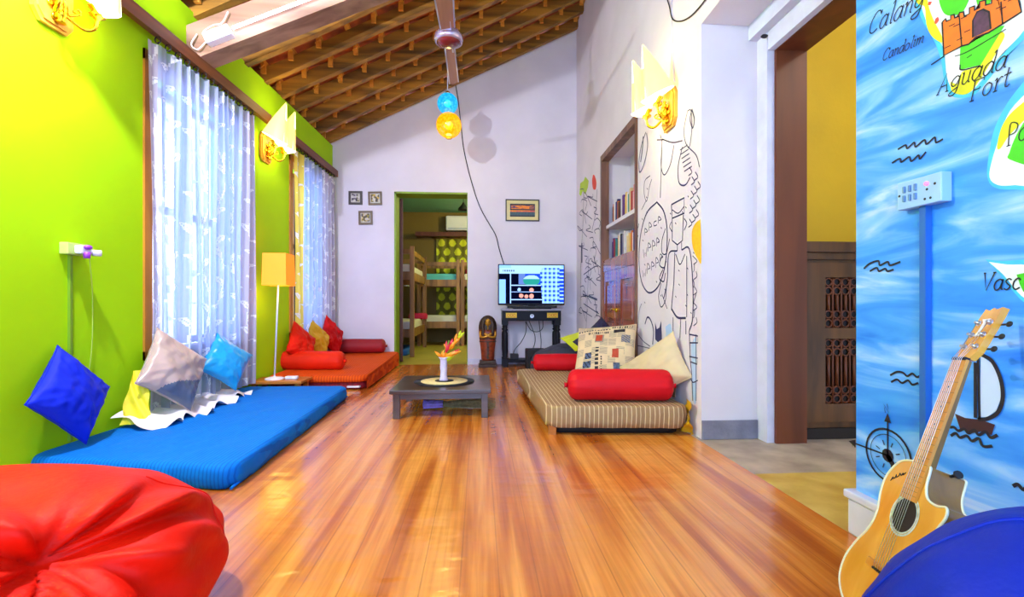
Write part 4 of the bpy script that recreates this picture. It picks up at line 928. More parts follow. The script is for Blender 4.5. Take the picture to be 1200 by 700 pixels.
# charcoal bean bag between bed and tv table
def bag(name, label, c, rx, ry_, h, mt, seed, pinch=None, n=120, k=90, crease=.05, seams=(), flat=.2, group=None):
    m = MB(); c = Vector(c)
    pd = Vector(pinch).normalized() if pinch else None
    rings = []
    def P(th, ph):
        d = Vector((math.sin(ph) * math.cos(th), math.sin(ph) * math.sin(th), math.cos(ph)))
        q = Vector((abs(d.x) ** .9 * (1 if d.x > 0 else -1), abs(d.y) ** .9 * (1 if d.y > 0 else -1), d.z))
        r = 1 + .06 * noise.noise(d * 1.6 + Vector((seed, 0, 0))) + .02 * noise.noise(d * 4 + Vector((seed, 5, 0)))
        if pd:
            a = d.angle(pd); t = d - pd * d.dot(pd)
            ref = pd.orthogonal().normalized(); b = math.atan2(t.dot(pd.cross(ref)), t.dot(ref))
            w_ = math.exp(-((a - .12) / .62) ** 2)
            r += crease * w_ * (math.sin(b * 7 + seed + 1.3 * math.sin(b * 2 + a * 3)) * .8 + .45 * math.sin(b * 12 + a * 5 + seed * 2)) * min(1, a * 4)
            r -= .20 * math.exp(-(a / .17) ** 2); r += .07 * math.exp(-((a - .38) / .2) ** 2)
        zz = d.z * h * .5 * r
        bot = -h * .5 * (1 - flat)
        if zz < bot: zz = bot + (zz - bot) * .02
        bulge = 1 + .10 * max(0, -d.z + .1)
        return c + Vector((q.x * rx * r * bulge, q.y * ry_ * r * bulge, zz - bot))
    for i in range(1, k): rings.append([m.V(P(2 * PI * j / n, PI * i / k)) for j in range(n)])
    T_ = m.V(P(0, 0)); B_ = m.V(P(0, PI))
    for j in range(n): m.F((T_, rings[0][j], rings[0][(j + 1) % n]), True); m.F((B_, rings[-1][(j + 1) % n], rings[-1][j]), True)
    for i in range(len(rings) - 1):
        for j in range(n): m.F((rings[i][j], rings[i + 1][j], rings[i + 1][(j + 1) % n], rings[i][(j + 1) % n]), True)
    root = thing(name, label, 'bean bag', c); m.build('cover', mt, root)
    for th, p0, p1 in seams:
        s_ = MB(); s_.tube([P(th + .12 * math.sin((p0 + (p1 - p0) * q / 40) * 2), p0 + (p1 - p0) * q / 40) for q in range(41)], .003, 6); s_.build('seam', mt, root)
    return root
bag('bean_bag', 'low charcoal bean bag behind the smaller red bolster near the tv table', (.86, 4.64, 0), .36, .32, .385, M['char'], 3, (0, -.3, 1), 60, 40, .03)
bag('bean_bag', 'red leatherette bean bag in the near left corner of the picture', (-1.07, 1.03, 0), .47, .43, .42, M['redbag'], 1.7, (.80, -.36, .74), 200, 140, .085, seams=((.55, .7, 2.2), (2.2, .3, 2.2)))
bag('bean_bag', 'royal blue bean bag at the near right beneath the guitar', (.79, .515, 0), .265, .262, .525, M['bluebag'], 6.1, None, 150, 90, .04, seams=((2.4, .1, 2.3),))

# ------------------------------------------------------------------ coffee table, vase, flowers
root = thing('coffee_table', 'low dark wooden coffee table in the middle of the floor', 'table', (-.255, 3.41, 0))
m = MB(); m.bbox(-.585, .075, 3.09, 3.735, .165, .19, .004); m.build('tabletop', M['tbl'], root)
m = MB(); m.box(-.54, .03, 3.125, 3.14, .125, .165); m.box(-.54, .03, 3.685, 3.70, .125, .165); m.box(-.555, -.54, 3.125, 3.70, .125, .165); m.box(.03, .045, 3.125, 3.70, .125, .165); m.build('apron', M['tbl'], root)
for x in (-.565, .012):
    for y in (3.11, 3.67): m = MB(); m.bbox(x, x + .043, y, y + .043, 0, .165, .002); m.build('leg', M['tbl'], root)
pc = Vector((-.255, 3.43, .191)); root = thing('place_mat', 'round black and cream woven mat on the coffee table', 'mat', pc)
m = MB(); m.lathe([(.215, 0), (.218, .004), (.0001, .004)], pc, 72, cap=True); m.build('rim', M['blk2'], root)
m = MB(); m.lathe([(.168, .0045), (.168, .0065), (.0001, .0065)], pc, 72); m.build('disc', mat('cream_straw', (220, 196, 130), .7, var=.15, scale=60), root)
m = MB(); m.lathe([(.068, .0067), (.068, .008), (.0001, .008)], pc, 48); m.build('centre', M['blk2'], root)
vc = pc + Vector((-.005, 0, .0082)); root = thing('flower_vase', 'slim white ceramic vase with flared lip on the round mat', 'vase', vc)
m = MB(); m.lathe([(.0, 0), (.030, 0), (.032, .006), (.026, .02), (.023, .06), (.026, .1), (.024, .14), (.026, .155), (.036, .168), (.034, .170), (.022, .158), (.02, .15), (.0, .14)], vc, 36, cap=False, fn=lambda t, z: 1 + (.10 * math.sin(t * 6) if z > .16 else .03 * math.sin(t * 8 + z * 60)))
m.build('body', mat('vase_ceramic', (206, 192, 214), .3, var=.1, scale=40), root)
root = thing('heliconia_flowers', 'orange and red heliconia blooms leaning right out of the white vase', 'flowers', vc + Vector((0, 0, .15)))
gp = mat('stem_green', (120, 160, 20), .5, var=.2); po = mat('petal_orange', (246, 140, 6), .45, var=.15, scale=30); pr = mat('petal_red', (214, 40, 60), .45, var=.15, scale=30); pg_ = mat('petal_lime', (190, 200, 20), .45, var=.15)
V0 = vc + Vector((0, 0, .14))
def blade(p, q, w, mt, nm, bend=.02):
    p = V0 + Vector(p); q = V0 + Vector(q); d = q - p; s_ = d.cross(Vector((0, 1, 0))).normalized(); b = MB(); up = Vector((0, -1, 0))
    def g(u, v): t = v; wd = w * math.sin(PI * min(1, t * .92 + .08)) ** .8; return p + d * t + s_ * ((u - .5) * wd) + up * (bend * math.sin(PI * t) - abs(u - .5) * wd * .6)
    b.grid(g, 4, 10); b2 = MB(); b.build(nm, mt, root)
m = MB(); m.tube(cr([V0 - Vector((0, 0, .1)), V0 + Vector((.01, 0, .05)), V0 + Vector((.06, 0, .12)), V0 + Vector((.13, 0, .19))]), .004); m.build('stem', gp, root)
m = MB(); m.tube(cr([V0 - Vector((0, 0, .1)), V0 + Vector((.0, -.01, .05)), V0 + Vector((.03, -.01, .12)), V0 + Vector((.04, 0, .15))]), .004); m.build('stem', gp, root)
for p, q, w, mt in [((0, 0, .0), (.005, 0, .085), .05, po), ((0, 0, .02), (-.065, -.01, .075), .022, po), ((.01, 0, .05), (.04, 0, .14), .03, pr), ((.02, 0, .06), (.02, 0, .15), .02, pr), ((.04, 0, .08), (.09, -.01, .15), .028, po), ((.05, 0, .1), (.065, 0, .165), .024, pr), ((.07, 0, .12), (.12, -.01, .17), .026, po), ((.08, 0, .13), (.095, 0, .2), .022, po), ((.1, 0, .16), (.15, 0, .21), .024, pg_), ((.11, 0, .165), (.125, 0, .225), .02, pg_), ((.0, 0, .03), (.13, -.02, .075), .03, po), ((.02, 0, .03), (.12, .01, .09), .02, pr), ((0, 0, 0), (.075, .0, .05), .04, pg_), ((.03, 0, .08), (.0, 0, .13), .014, po)]:
    blade(p, q, w, mt, 'petal')
# dried bundle below the table
root = thing('dried_grass_bundle', 'bundle of dried grass with purple wrapper lying under the coffee table', 'bundle', (-.15, 3.42, 0))
m = MB()
for k in range(110):
    a = random.uniform(-1, 1); r0 = random.uniform(0, .03); z = .012 + random.random() * .055; x0 = -.32 + random.random() * .08
    m.tube([(x0, 3.4 + a * .02, .03 + (z - .03) * .4), (-.1, 3.4 + a * .045, z), (.02 + random.random() * .1, 3.4 + a * .10, max(.004, z + random.uniform(-.02, .02)))], .0016, 4)
m.build('stalks', mat('dry_grass', (150, 136, 96), .7, var=.4, scale=60), root)
m = MB(); m.grid(lambda u, v: (-.40 + u * .14, 3.4 + (.05 - .015 * u) * math.cos(v * 2 * PI) * (1.1 + .2 * math.sin(v * 30)), .036 + (.033 - .008 * u) * math.sin(v * 2 * PI)), 6, 40); m.build('wrapper', mat('purple_wrapper', (150, 130, 226), .35, var=.3, scale=30), root)

# ------------------------------------------------------------------ side table + lamp
root = thing('side_table', 'small low orange-brown wooden side table between azure mattress and orange bed', 'table', (-1.7, 4.05, 0))
m = MB(); m.bbox(-1.86, -1.44, 3.91, 4.165, .105, .128, .004); m.build('tabletop', M['side'], root)
for x in (-1.84, -1.50):
    for y in (3.93, 4.11): m = MB(); m.box(x, x + .035, y, y + .035, 0, .105); m.build('leg', M['side'], root)
LP = Vector((-1.705, 4.04, .128)); root = thing('floor_lamp', 'slim white stick lamp with square glowing orange shade on small side table', 'lamp', LP)
m = MB(); m.lathe([(.075, 0), (.075, .008), (.06, .014), (.012, .02), (.006, .03), (.0, .03)], LP, 40, cap=False); m.build('base', M['plast'], root)
m = MB(); m.tube([LP + Vector((0, 0, .02)), LP + Vector((.03, 0, .78)), LP + Vector((.034, 0, .95))], .007, 12); m.build('pole', M['plast'], root)
st = LP + Vector((.034, 0, .78))
m = MB()
def shd(u, v):
    s_ = .092 + .005 * (1 - v); a = u * 4; k = int(a) % 4; t = a - int(a); c4 = [(-1, -1), (1, -1), (1, 1), (-1, 1)]; p, q = c4[k], c4[(k + 1) % 4]
    return st + Vector(((p[0] + (q[0] - p[0]) * t) * s_, (p[1] + (q[1] - p[1]) * t) * s_, .262 * v))
m.grid(shd, 16, 4, smooth=False)
ms_ = mat('amber_shade', (244, 150, 20), .6, var=.05, emit=(255, 140, 10), es=.45); m.build('lamp_shade', ms_, root)
m = MB(); m.sph(st + Vector((0, 0, .12)), .04); m.build('bulb', emis('amber_bulb', (255, 210, 120), 12), root)
m = MB(); m.bbox(-1.61, -1.51, 4.0, 4.05, .1285, .155, .01); tag(m.build('power_adapter', M['plast'], org=(-1.56, 4.02, .128)), 'white power adapter on the side table beside the lamp base', 'adapter')

# ------------------------------------------------------------------ tv, table, mummy
root = thing('tv_table', 'small black console table with turned legs and yellow drawer ornaments under tv', 'table', (.62, 5.72, 0))
X0, X1, Y0, Y1 = .272, .975, 5.58, 5.86
m = MB(); m.bbox(X0 - .01, X1 + .01, Y0 - .015, Y1, .675, .695, .003); m.build('tabletop', mat('grey_table_edge', (150, 146, 160), .4, var=.1), root)
m = MB(); m.box(X0, X1, Y0, Y1, .555, .675); m.build('frame', M['black'], root)
d = MB(); d.bbox(X0 + .07, X1 - .07, Y0 - .012, Y0, .565, .668, .003); dd = d.build('drawer', M['black'], root)
k = MB(); k.lathe([(0, 0), (.018, 0), (.018, .004), (.0, .004)], n=16, cap=False); k = MB(); k.sph(((X0 + X1) / 2, Y0 - .026, .618), .014, 14, 8); k.build('knob', M['silver'], dd)
k = MB(); k.cyl(((X0 + X1) / 2, Y0 - .013, .612), ((X0 + X1) / 2, Y0 - .016, .612), .024, n=16); k.build('knob_plate', M['silver'], dd)
yo = mat('ornament_yellow', (224, 186, 40), .5, var=.1); rd = mat('ornament_rust', (190, 80, 30), .5, var=0)
for x in (X0 + .105, X1 - .105):
    k = MB(); k.box(x - .065, x + .065, Y0 - .016, Y0 - .012, .592, .650); o_ = k.build('ornament', yo, dd)
    q = MB()
    for xx in (-.035, 0, .035): q.tube([(x + xx + .013 * math.cos(t * PI / 5), Y0 - .017, .621 + .018 * math.sin(t * PI / 5)) for t in range(11)], .0025, 5)
    q.build('ornament_motif', rd, o_)
for x in (X0 + .035, X1 - .035):
    for y in (Y0 + .035, Y1 - .035):
        m = MB(); m.box(x - .033, x + .033, y - .033, y + .033, .50, .556)
        m.lathe([(.03, .5), (.022, .49), (.03, .48), (.02, .465), (.033, .45), (.033, .44), (.018, .425), (.03, .41), (.033, .38), (.034, .2), (.028, .13), (.033, .12), (.02, .11), (.033, .1)], (x, y, 0), 20, cap=False); m.box(x - .033, x + .033, y - .033, y + .033, 0, .1); m.build('leg', M['black'], root)
m = MB(); m.bbox(X0 + .02, X1 - .02, Y0 + .02, Y1 - .02, .055, .085, .003); m.build('lower_shelf', M['black'], root)
# tv
TX0, TX1, TZ0, TZ1, TY = .222, 1.028, .742, 1.235, 5.63
root = thing('television', 'flat tv showing a fridge scene and a checked shirt, on the console table', 'television', (.62, TY, .695))
m = MB(); m.bbox(TX0, TX1, TY, TY + .045, TZ0, TZ1, .006); m.build('bezel', M['black'], root)
tvm = [emis('screen_' + a, c, s_) for a, c, s_ in (('white', (150, 190, 255), 1.15), ('black', (6, 10, 40), .6), ('blue', (20, 60, 230), 1.3), ('pale', (120, 170, 255), 1.3), ('skin', (230, 150, 140), 1.1), ('green', (40, 150, 140), .9), ('grey', (90, 120, 190), 1))]
def tvf(u, v):
    if v > .93: return 0 if u > .18 and u < .97 else 3
    if u > .93: return 2 if int(v * 30) % 3 else 0
    body = .62 + .05 * (1 - v) + (.07 * max(0, v - .8) / .2)
    if u > body and v < .97:
        return (0, 3, 3, 2)[(int(u * 30) % 2) * 1 + (int(v * 17) % 2) * 2] if True else 0
    if v > .78: return 1 if (.06 < u < .24 and .84 < v < .87 and int(u * 60) % 2) else 0
    if u < .1: return 3 if v < .62 else 1
    if u < .17: return 1
    if .165 < u < .18: return 0
    if abs(v - .47) < .012 or abs(v - .3) < .012 or abs(v - .1) < .012: return 0
    for (a, b, r) in ((.31, .36, .035), (.5, .35, .045), (.34, .2, .045), (.5, .19, .05), (.42, .18, .04)):
        if ((u - a)) ** 2 + ((v - b) * .6) ** 2 < r * r * .55: return 4 if r > .036 else 0
    if ((u - .5) / .13) ** 2 + ((v - .6) / .14) ** 2 < 1: return 0 if v > .64 else 5
    if u < .3 and v > .5: return 1
    if v > .5: return 6 if u < .4 else 2
    return 1
m = MB(); sx0, sx1, sz0, sz1 = TX0 + .012, TX1 - .012, TZ0 + .022, TZ1 - .012
m.grid(lambda u, v: (sx0 + (sx1 - sx0) * u, TY - .0012, sz0 + (sz1 - sz0) * v), 120, 72, tvf, smooth=False); m.build('screen', tvm, root)
m = MB(); m.bbox(.40, .86, TY - .06, TY + .10, .6955, .708, .004); m.box(.59, .67, TY + .01, TY + .04, .706, .76); m.build('stand', M['black'], root)
m = MB(); m.bbox(.33, .93, TY - .038, TY - .015, .7085, .735, .004); tag(m.build('sound_bar', M['blk2'], org=(.63, TY - .03, .7085)), 'thin black sound bar on the console table beneath the television', 'speaker')
for pts, lb in (([(.56, 5.68, .55), (.56, 5.66, .42), (.50, 5.62, .3), (.42, 5.64, .2), (.41, 5.68, .1)], 'black cable looping down from the console drawer to the left box'),
            ([(.60, 5.68, .55), (.64, 5.66, .45), (.67, 5.64, .36), (.66, 5.66, .25), (.60, 5.72, .12)], 'black cable hanging down the middle below the console table'),
            ([(.56, 5.66, .54), (.62, 5.64, .44), (.70, 5.64, .42), (.76, 5.65, .46), (.77, 5.68, .55)], 'black cable sagging in a loop under the console table'),
            ([(.72, 5.68, .55), (.73, 5.66, .45), (.745, 5.66, .3), (.74, 5.7, .1)], 'black cable dropping straight at the right below the console table')):
    m = MB(); m.tube(cr(pts), .0045); tag(m.build('cable', M['blk2'], org=pts[-1]), lb, 'cable')
m = MB(); m.bbox(.37, .47, 5.62, 5.74, .0855, .15, .006); m.build('set_top_box', M['blk2'], org=(.42, 5.68, .085)); tag(bpy.context.scene.collection.objects[-1] if False else bpy.data.objects['set_top_box'], 'small black box on the lower shelf of console table, left side', 'box')
root = thing('subwoofer', 'black speaker box on the floor shelf between console legs', 'speaker', (.6, 5.5, 0))
m = MB(); m.bbox(.535, .76, 5.30, 5.52, 0, .235, .012); m.build('cabinet', M['blk2'], root)
m = MB(); m.cyl((.60, 5.299, .14), (.60, 5.29, .14), .03, n=20); m.build('port', M['black'], root)
# sarcophagus statue
MC = Vector((.098, 5.66, 0)); root = thing('mummy_statue', 'carved reddish sarcophagus figurine standing left of the console table', 'statue', MC)
mr = mat('mummy_lacquer', (134, 52, 20), .4, var=.5, scale=24, bump=.5, bscale=50); mg = mat('mummy_gold', (196, 140, 40), .35, metal=.5, var=.3, scale=40); mk = mat('mummy_dark', (60, 40, 28), .5, var=.5, scale=50, bump=.6, bscale=60)
m = MB(); m.bbox(MC.x - .112, MC.x + .112, MC.y - .085, MC.y + .085, 0, .035, .006); m.bbox(MC.x - .10, MC.x + .10, MC.y - .078, MC.y + .078, .035, .08, .012); m.build('plinth', mk, root)
pf = [(.074, .08), (.078, .1), (.08, .16), (.088, .24), (.098, .32), (.106, .40), (.108, .45), (.104, .50), (.094, .54), (.078, .575), (.05, .60), (.02, .612), (.0, .614)]
m = MB(); m.lathe(pf[:7], MC, 40, 1, .7); m.build('body', mr, root)
m = MB(); m.lathe([(.109, .45), (.107, .50), (.098, .54), (.08, .577), (.052, .604), (.02, .617), (0, .62)], MC, 60, 1, .72, cap=False, fn=lambda t, z: 1 + .02 * math.sin(t * 26)); 
for s_ in (-1, 1): m.tube(cr([MC + Vector((s_ * .045, -.075, .56)), MC + Vector((s_ * .06, -.085, .5)), MC + Vector((s_ * .055, -.088, .42)), MC + Vector((s_ * .05, -.08, .37))]), [.018] * 18 + [.016], 10)
m.build('headdress', mk, root)
m = MB(); m.sph(MC + Vector((0, -.066, .535)), .036, 20, 14, (1, .7, 1.25)); m.tube([MC + Vector((0, -.094, .548)), MC + Vector((0, -.101, .526))], [.004, .008], 8); m.tube([MC + Vector((0, -.085, .5)), MC + Vector((0, -.098, .45))], [.008, .006], 8); m.build('face', mg, root)
m = MB()
for s_ in (-1, 1): m.sph(MC + Vector((s_ * .014, -.092, .545)), .0055, 8, 6, (1.5, .5, .7))
m.build('eyes', M['blk2'], root)
m = MB()
for s_ in (-1, 1):
    m.tube(cr([MC + Vector((s_ * .088, -.05, .43)), MC + Vector((s_ * .085, -.072, .37)), MC + Vector((s_ * .04, -.092, .365)), MC + Vector((-s_ * .025, -.094, .395))]), .015, 10); m.sph(MC + Vector((-s_ * .032, -.094, .40)), .017, 12, 8)
m.build('crossed_arms', mg, root)
m = MB()
for z in (.335, .30): m.lathe([(.1, z), (.104, z + .006), (.1, z + .012)], MC, 36, 1, .74, cap=False)
m.box(MC.x - .012, MC.x + .012, MC.y - .068, MC.y - .055, .1, .3)
for z in (.14, .19, .24): m.sph(MC + Vector((0, -.064, z)), .012, 10, 8)
m.build('relief_bands', mk, root)

# pictures on the back wall
def picture(label, x0, x1, z0, z1, fw, art, fm, tilt=0, mw=0, mm=None):
    c = Vector(((x0 + x1) / 2, YB - .014, (z0 + z1) / 2)); root = thing('framed_picture', label, 'picture', c); R = Matrix.Translation(c) @ Matrix.Rotation(tilt, 4, 'Y') ; w, h = (x1 - x0) / 2, (z1 - z0) / 2
    m = MB(); m.M = R; m.box(-w, w, -.006, .012, h - fw, h); m.box(-w, w, -.006, .012, -h, -h + fw); m.box(-w, -w + fw, -.006, .012, -h + fw, h - fw); m.box(w - fw, w, -.006, .012, -h + fw, h - fw); m.build('frame', fm, root)
    if mw:
        q = MB(); q.M = R; q.box(-w + fw, w - fw, .002, .008, -h + fw, h - fw); q.build('mount', mm, root)
    fn, mats_ = art; a, b = w - fw - mw, h - fw - mw
    q = MB(); q.M = R; q.grid(lambda u, v: (-a + 2 * a * u, .0012 if mw else .004, -b + 2 * b * v), 40, 30, fn, smooth=False); q.build('print', mats_, root)
pmats = [mat('print_' + a, c, .5, var=.25, scale=60) for a, c in (('dark', (46, 34, 44)), ('orange', (236, 128, 14)), ('teal', (60, 84, 88)), ('rose', (200, 90, 80)), ('purple', (74, 44, 84)), ('pale', (196, 188, 176)), ('olive', (120, 110, 20)), ('gold', (200, 160, 30)), ('grey', (130, 116, 140)))]
def sun(u, v):
    n1 = noise.noise(Vector((u * 4, v * 12, 0)))
    if v > .86: return 0
    if v > .6: return 1 if n1 > -.12 and .05 < u < .95 else 4
    if v > .5: return 0
    if v > .36: return 1 if n1 > .0 and u < .8 else 3
    if v > .1: return 2
    return 0
def bw(s_, sepia):
    def g(u, v):
        if u < .07 or u > .93 or v < .12 or v > .93: return 5
        n1 = noise.noise(Vector((u * 4 + s_, v * 4, s_)))
        if n1 > .22: return 0
        if n1 > .02: return 6 if (sepia or u > .6) else 8
        if n1 > -.15: return 7 if sepia else 5
        return 5
    return g
fd = mat('dark_frame', (40, 26, 26), .4, var=.1); fb = mat('brown_frame', (86, 58, 22), .4, var=.1)
def PX(u, v): p = ony(u, v, YB - .014); return p.x, p.z
def pic(label, u0, v0, u1, v1, *a, **k): (x0, z1), (x1, z0) = PX(u0, v0), PX(u1, v1); picture(label, x0, x1, z0, z1, *a, **k)
pic('small dark-framed photo, upper left of the three beside the bedroom doorway', 408.5, 224, 424.5, 240, .026, (bw(1, False), pmats), fd)
pic('small brown-framed photo, upper right of the three beside the bedroom doorway', 431.5, 224.5, 447.5, 240.5, .022, (bw(7, True), pmats), fb, tilt=-.03)
pic('small brown-framed photo hanging alone below the other two by the doorway', 420.2, 247.2, 436.5, 263.5, .024, (bw(13, True), pmats), fb, tilt=-.02)
pic('wide framed sunset picture with gold mount above the television', 592.5, 233.5, 632, 259.5, .013, (sun, pmats), fd, mw=.042, mm=mat('gold_mount', (214, 196, 130), .4, var=.1))

# long black cable down the back wall
cpx = [(534, 100), (537, 118), (540, 145), (543, 172), (549, 200), (557, 228), (564, 246), (573, 262), (581, 276), (585, 292), (590, 308), (594, 316)]
m = MB(); m.tube(cr([ony(u, v, YB - .008) for u, v in cpx]), .006, 6); tag(m.build('wall_cable', M['blk2'], org=ony(594, 316, YB - .008)), 'long thin black cable drooping down the white back wall to the television', 'cable')
m = MB(); m.tube(cr([onx(u, v, XR - .008) for u, v in [(778, -12), (784, 6), (788, 22), (797, 25), (808, 20), (820, 8), (832, -8)]]), .004, 6); tag(m.build('wall_cable', M['blk2'], org=onx(797, 25, XR - .008)), 'black cable looping down the white right wall near the ceiling above the wall lamp', 'cable')
m = MB(); m.tube([onx(788, -14, XR - .004), onx(787, 22, XR - .004), onx(790, 96, XR - .004)], .003, 6); tag(m.build('lamp_wire', M['skirt'], org=onx(790, 96, XR - .004)), 'thin pale wire running straight down right wall to the wall lamp', 'wire')

# ------------------------------------------------------------------ fan + pendant
FC = Vector((-.222, 3.4, 2.635)); root = thing('ceiling_fan', 'brown ceiling fan with a maroon hub and long blades near the tube light', 'fan', FC)
fbm = wood('fan_blade_brown', (150, 96, 56), (178, 120, 76), 'Y', .35, 8, .05, .3)
m = MB(); m.lathe([(0, -.02), (.05, -.018), (.082, -.005), (.086, .01)], FC, 40, cap=False); m.build('hub_cap', mat('hub_maroon', (110, 22, 30), .25, var=.15, coat=.5), root)
m = MB(); m.lathe([(.086, -.002), (.1, .004), (.104, .02), (.098, .05), (.07, .085), (.03, .1), (.0, .1)], FC, 40, cap=False); m.build('motor', mat('motor_silver', (190, 170, 196), .25, metal=.7, var=.05), root)
m = MB(); m.cyl(FC + Vector((0, 0, .09)), FC + Vector((0, 0, .86)), .012, n=12); m.lathe([(.02, .12), (.045, .14), (.05, .17), (.014, .2)], FC, 20); m.build('down_rod', M['plast'], root)
for s_ in (-1, 1):
    b = MB()
    def bl_(u, v): y = s_ * (.12 + .58 * v); wd = (.048 + .016 * v) if s_ < 0 else (.034 + .004 * v); ed = 1 if v < .95 else math.sqrt(max(0, 1 - ((v - .95) / .05) ** 2)) * .6 + .4; return FC + Vector(((u - .5) * 2 * wd * ed, y, .03 + (u - .5) * .02))
    b.grid(bl_, 6, 24); b.grid(lambda u, v: bl_(u, v) + Vector((0, 0, .006)), 6, 24, flip=True); b.build('blade', fbm, root)
    for sx_ in (-1, 1):
        e = MB(); e.tube([FC + Vector((sx_ * ((.048 + .016 * v) if s_ < 0 else (.034 + .004 * v)), s_ * (.12 + .58 * v), .033 + sx_ * .01)) for v in (0, .5, .97)], .006, 8); e.build('blade_edge', M['silver'], root)
    a = MB(); a.bbox(FC.x - .025, FC.x + .025, FC.y + min(s_ * .07, s_ * .2), FC.y + max(s_ * .07, s_ * .2), FC.z + .034, FC.z + .044, .003); a.build('blade_bracket', M['silver'], root)
def globe(rootp, c, r, col, ecol, nm, es):
    mm, n, o = nt(nm + '_crackle_glass'); L = n.links.new
    e = N(n, 'ShaderNodeEmission'); tcx = N(n, 'ShaderNodeTexCoord'); v = N(n, 'ShaderNodeTexVoronoi'); v.inputs['Scale'].default_value = 40; L(tcx.outputs['Object'], v.inputs['Vector'])
    r_ = N(n, 'ShaderNodeValToRGB'); r_.color_ramp.elements[0].color = lin(ecol) + (1,); r_.color_ramp.elements[1].color = lin(col) + (1,); r_.color_ramp.elements[1].position = .7; L(v.outputs['Distance'], r_.inputs[0]); L(r_.outputs[0], e.inputs[0]); e.inputs[1].default_value = es
    t = N(n, 'ShaderNodeBsdfTransparent'); t.inputs[0].default_value = lin(col) + (1,); s_ = N(n, 'ShaderNodeMixShader'); s_.inputs[0].default_value = .72; L(t.outputs[0], s_.inputs[1]); L(e.outputs[0], s_.inputs[2])
    g = N(n, 'ShaderNodeBsdfGlossy'); g.inputs['Roughness'].default_value = .1; s2 = N(n, 'ShaderNodeMixShader'); s2.inputs[0].default_value = .08; L(s_.outputs[0], s2.inputs[1]); L(g.outputs[0], s2.inputs[2]); L(s2.outputs[0], o.inputs[0])
    m = MB(); m.sph(c, r, 40, 26); return m.build(nm, mm, rootp)
PB = ony(526, 147, 5.0); PA = ony(524.5, 121.5, 5.0)
root = thing('pendant_lamp', 'hanging lamp of a small blue globe above a larger orange globe', 'light', PB)
globe(root, PA, .108, (0, 160, 230), (60, 210, 250), 'blue_globe', 1.1); globe(root, PB, .133, (250, 160, 0), (255, 205, 30), 'orange_globe', 1.2)
m = MB(); m.sph(PA, .035, 14, 10); m.build('bulb', emis('bulb_blue_white', (220, 250, 255), 6), root); m = MB(); m.sph(PB, .042, 14, 10); m.build('bulb', emis('bulb_warm', (255, 235, 170), 7), root)
m = MB(); m.cyl(PA + Vector((0, 0, .10)), Vector((PA.x, PA.y, ROOF(PA.x))), .005, n=8); m.build('cord', M['plast'], root)
m = MB(); m.lathe([(.03, .0), (.035, .008), (.03, .016)], PA + Vector((0, 0, -.118)), 20); m.lathe([(.03, .0), (.035, .006), (.02, .014), (.0, .014)], PB + Vector((0, 0, -.142)), 20); m.lathe([(.03, 0), (.025, .02), (.008, .035)], PA + Vector((0, 0, .1)), 20); m.build('collar', M['brass'], root)

# ------------------------------------------------------------------ sconces
root = thing('wall_lamp', 'x', 'lamp', (0, 0, 0))
SHL = mat('frosted_shade', (250, 226, 130), .35, var=0, emit=(255, 226, 110), es=.7)
SHB = mat('frosted_shade_bright', (255, 250, 235), .35, var=0, emit=(255, 244, 200), es=2.2)
m = MB(); oc = [(.0, -.065, -.125), (.0, .065, -.125), (.0, .1, -.08), (.0, .1, .08), (.0, .065, .125), (.0, -.065, .125), (.0, -.1, .08), (.0, -.1, -.08)]
m.poly([(q[0] + .001, q[1], q[2]) for q in oc], d=(.018, 0, 0)); m.poly([(.019, q[1] * .86, q[2] * .88) for q in oc], d=(.008, 0, 0)); m.build('backplate', M['backpl'], root)
m = MB(); m.sph((.045, 0, -.03), .032, 20, 12, (.8, .9, 1.35)); m.lathe([(.02, -.1), (.012, -.085), (.02, -.07), (.028, -.05)], (.045, 0, 0), 16); m.lathe([(.012, .02), (.02, .03), (.008, .05), (.012, .06), (0, .07)], (.045, 0, -.01), 16, cap=False)
for k in range(6): a = k * PI / 3; m.sph((.034 , .04 * math.cos(a), -.03 + .055 * math.sin(a)), .014, 10, 8, (.6, 1, 1))
m.build('rosette', M['brass'], root)
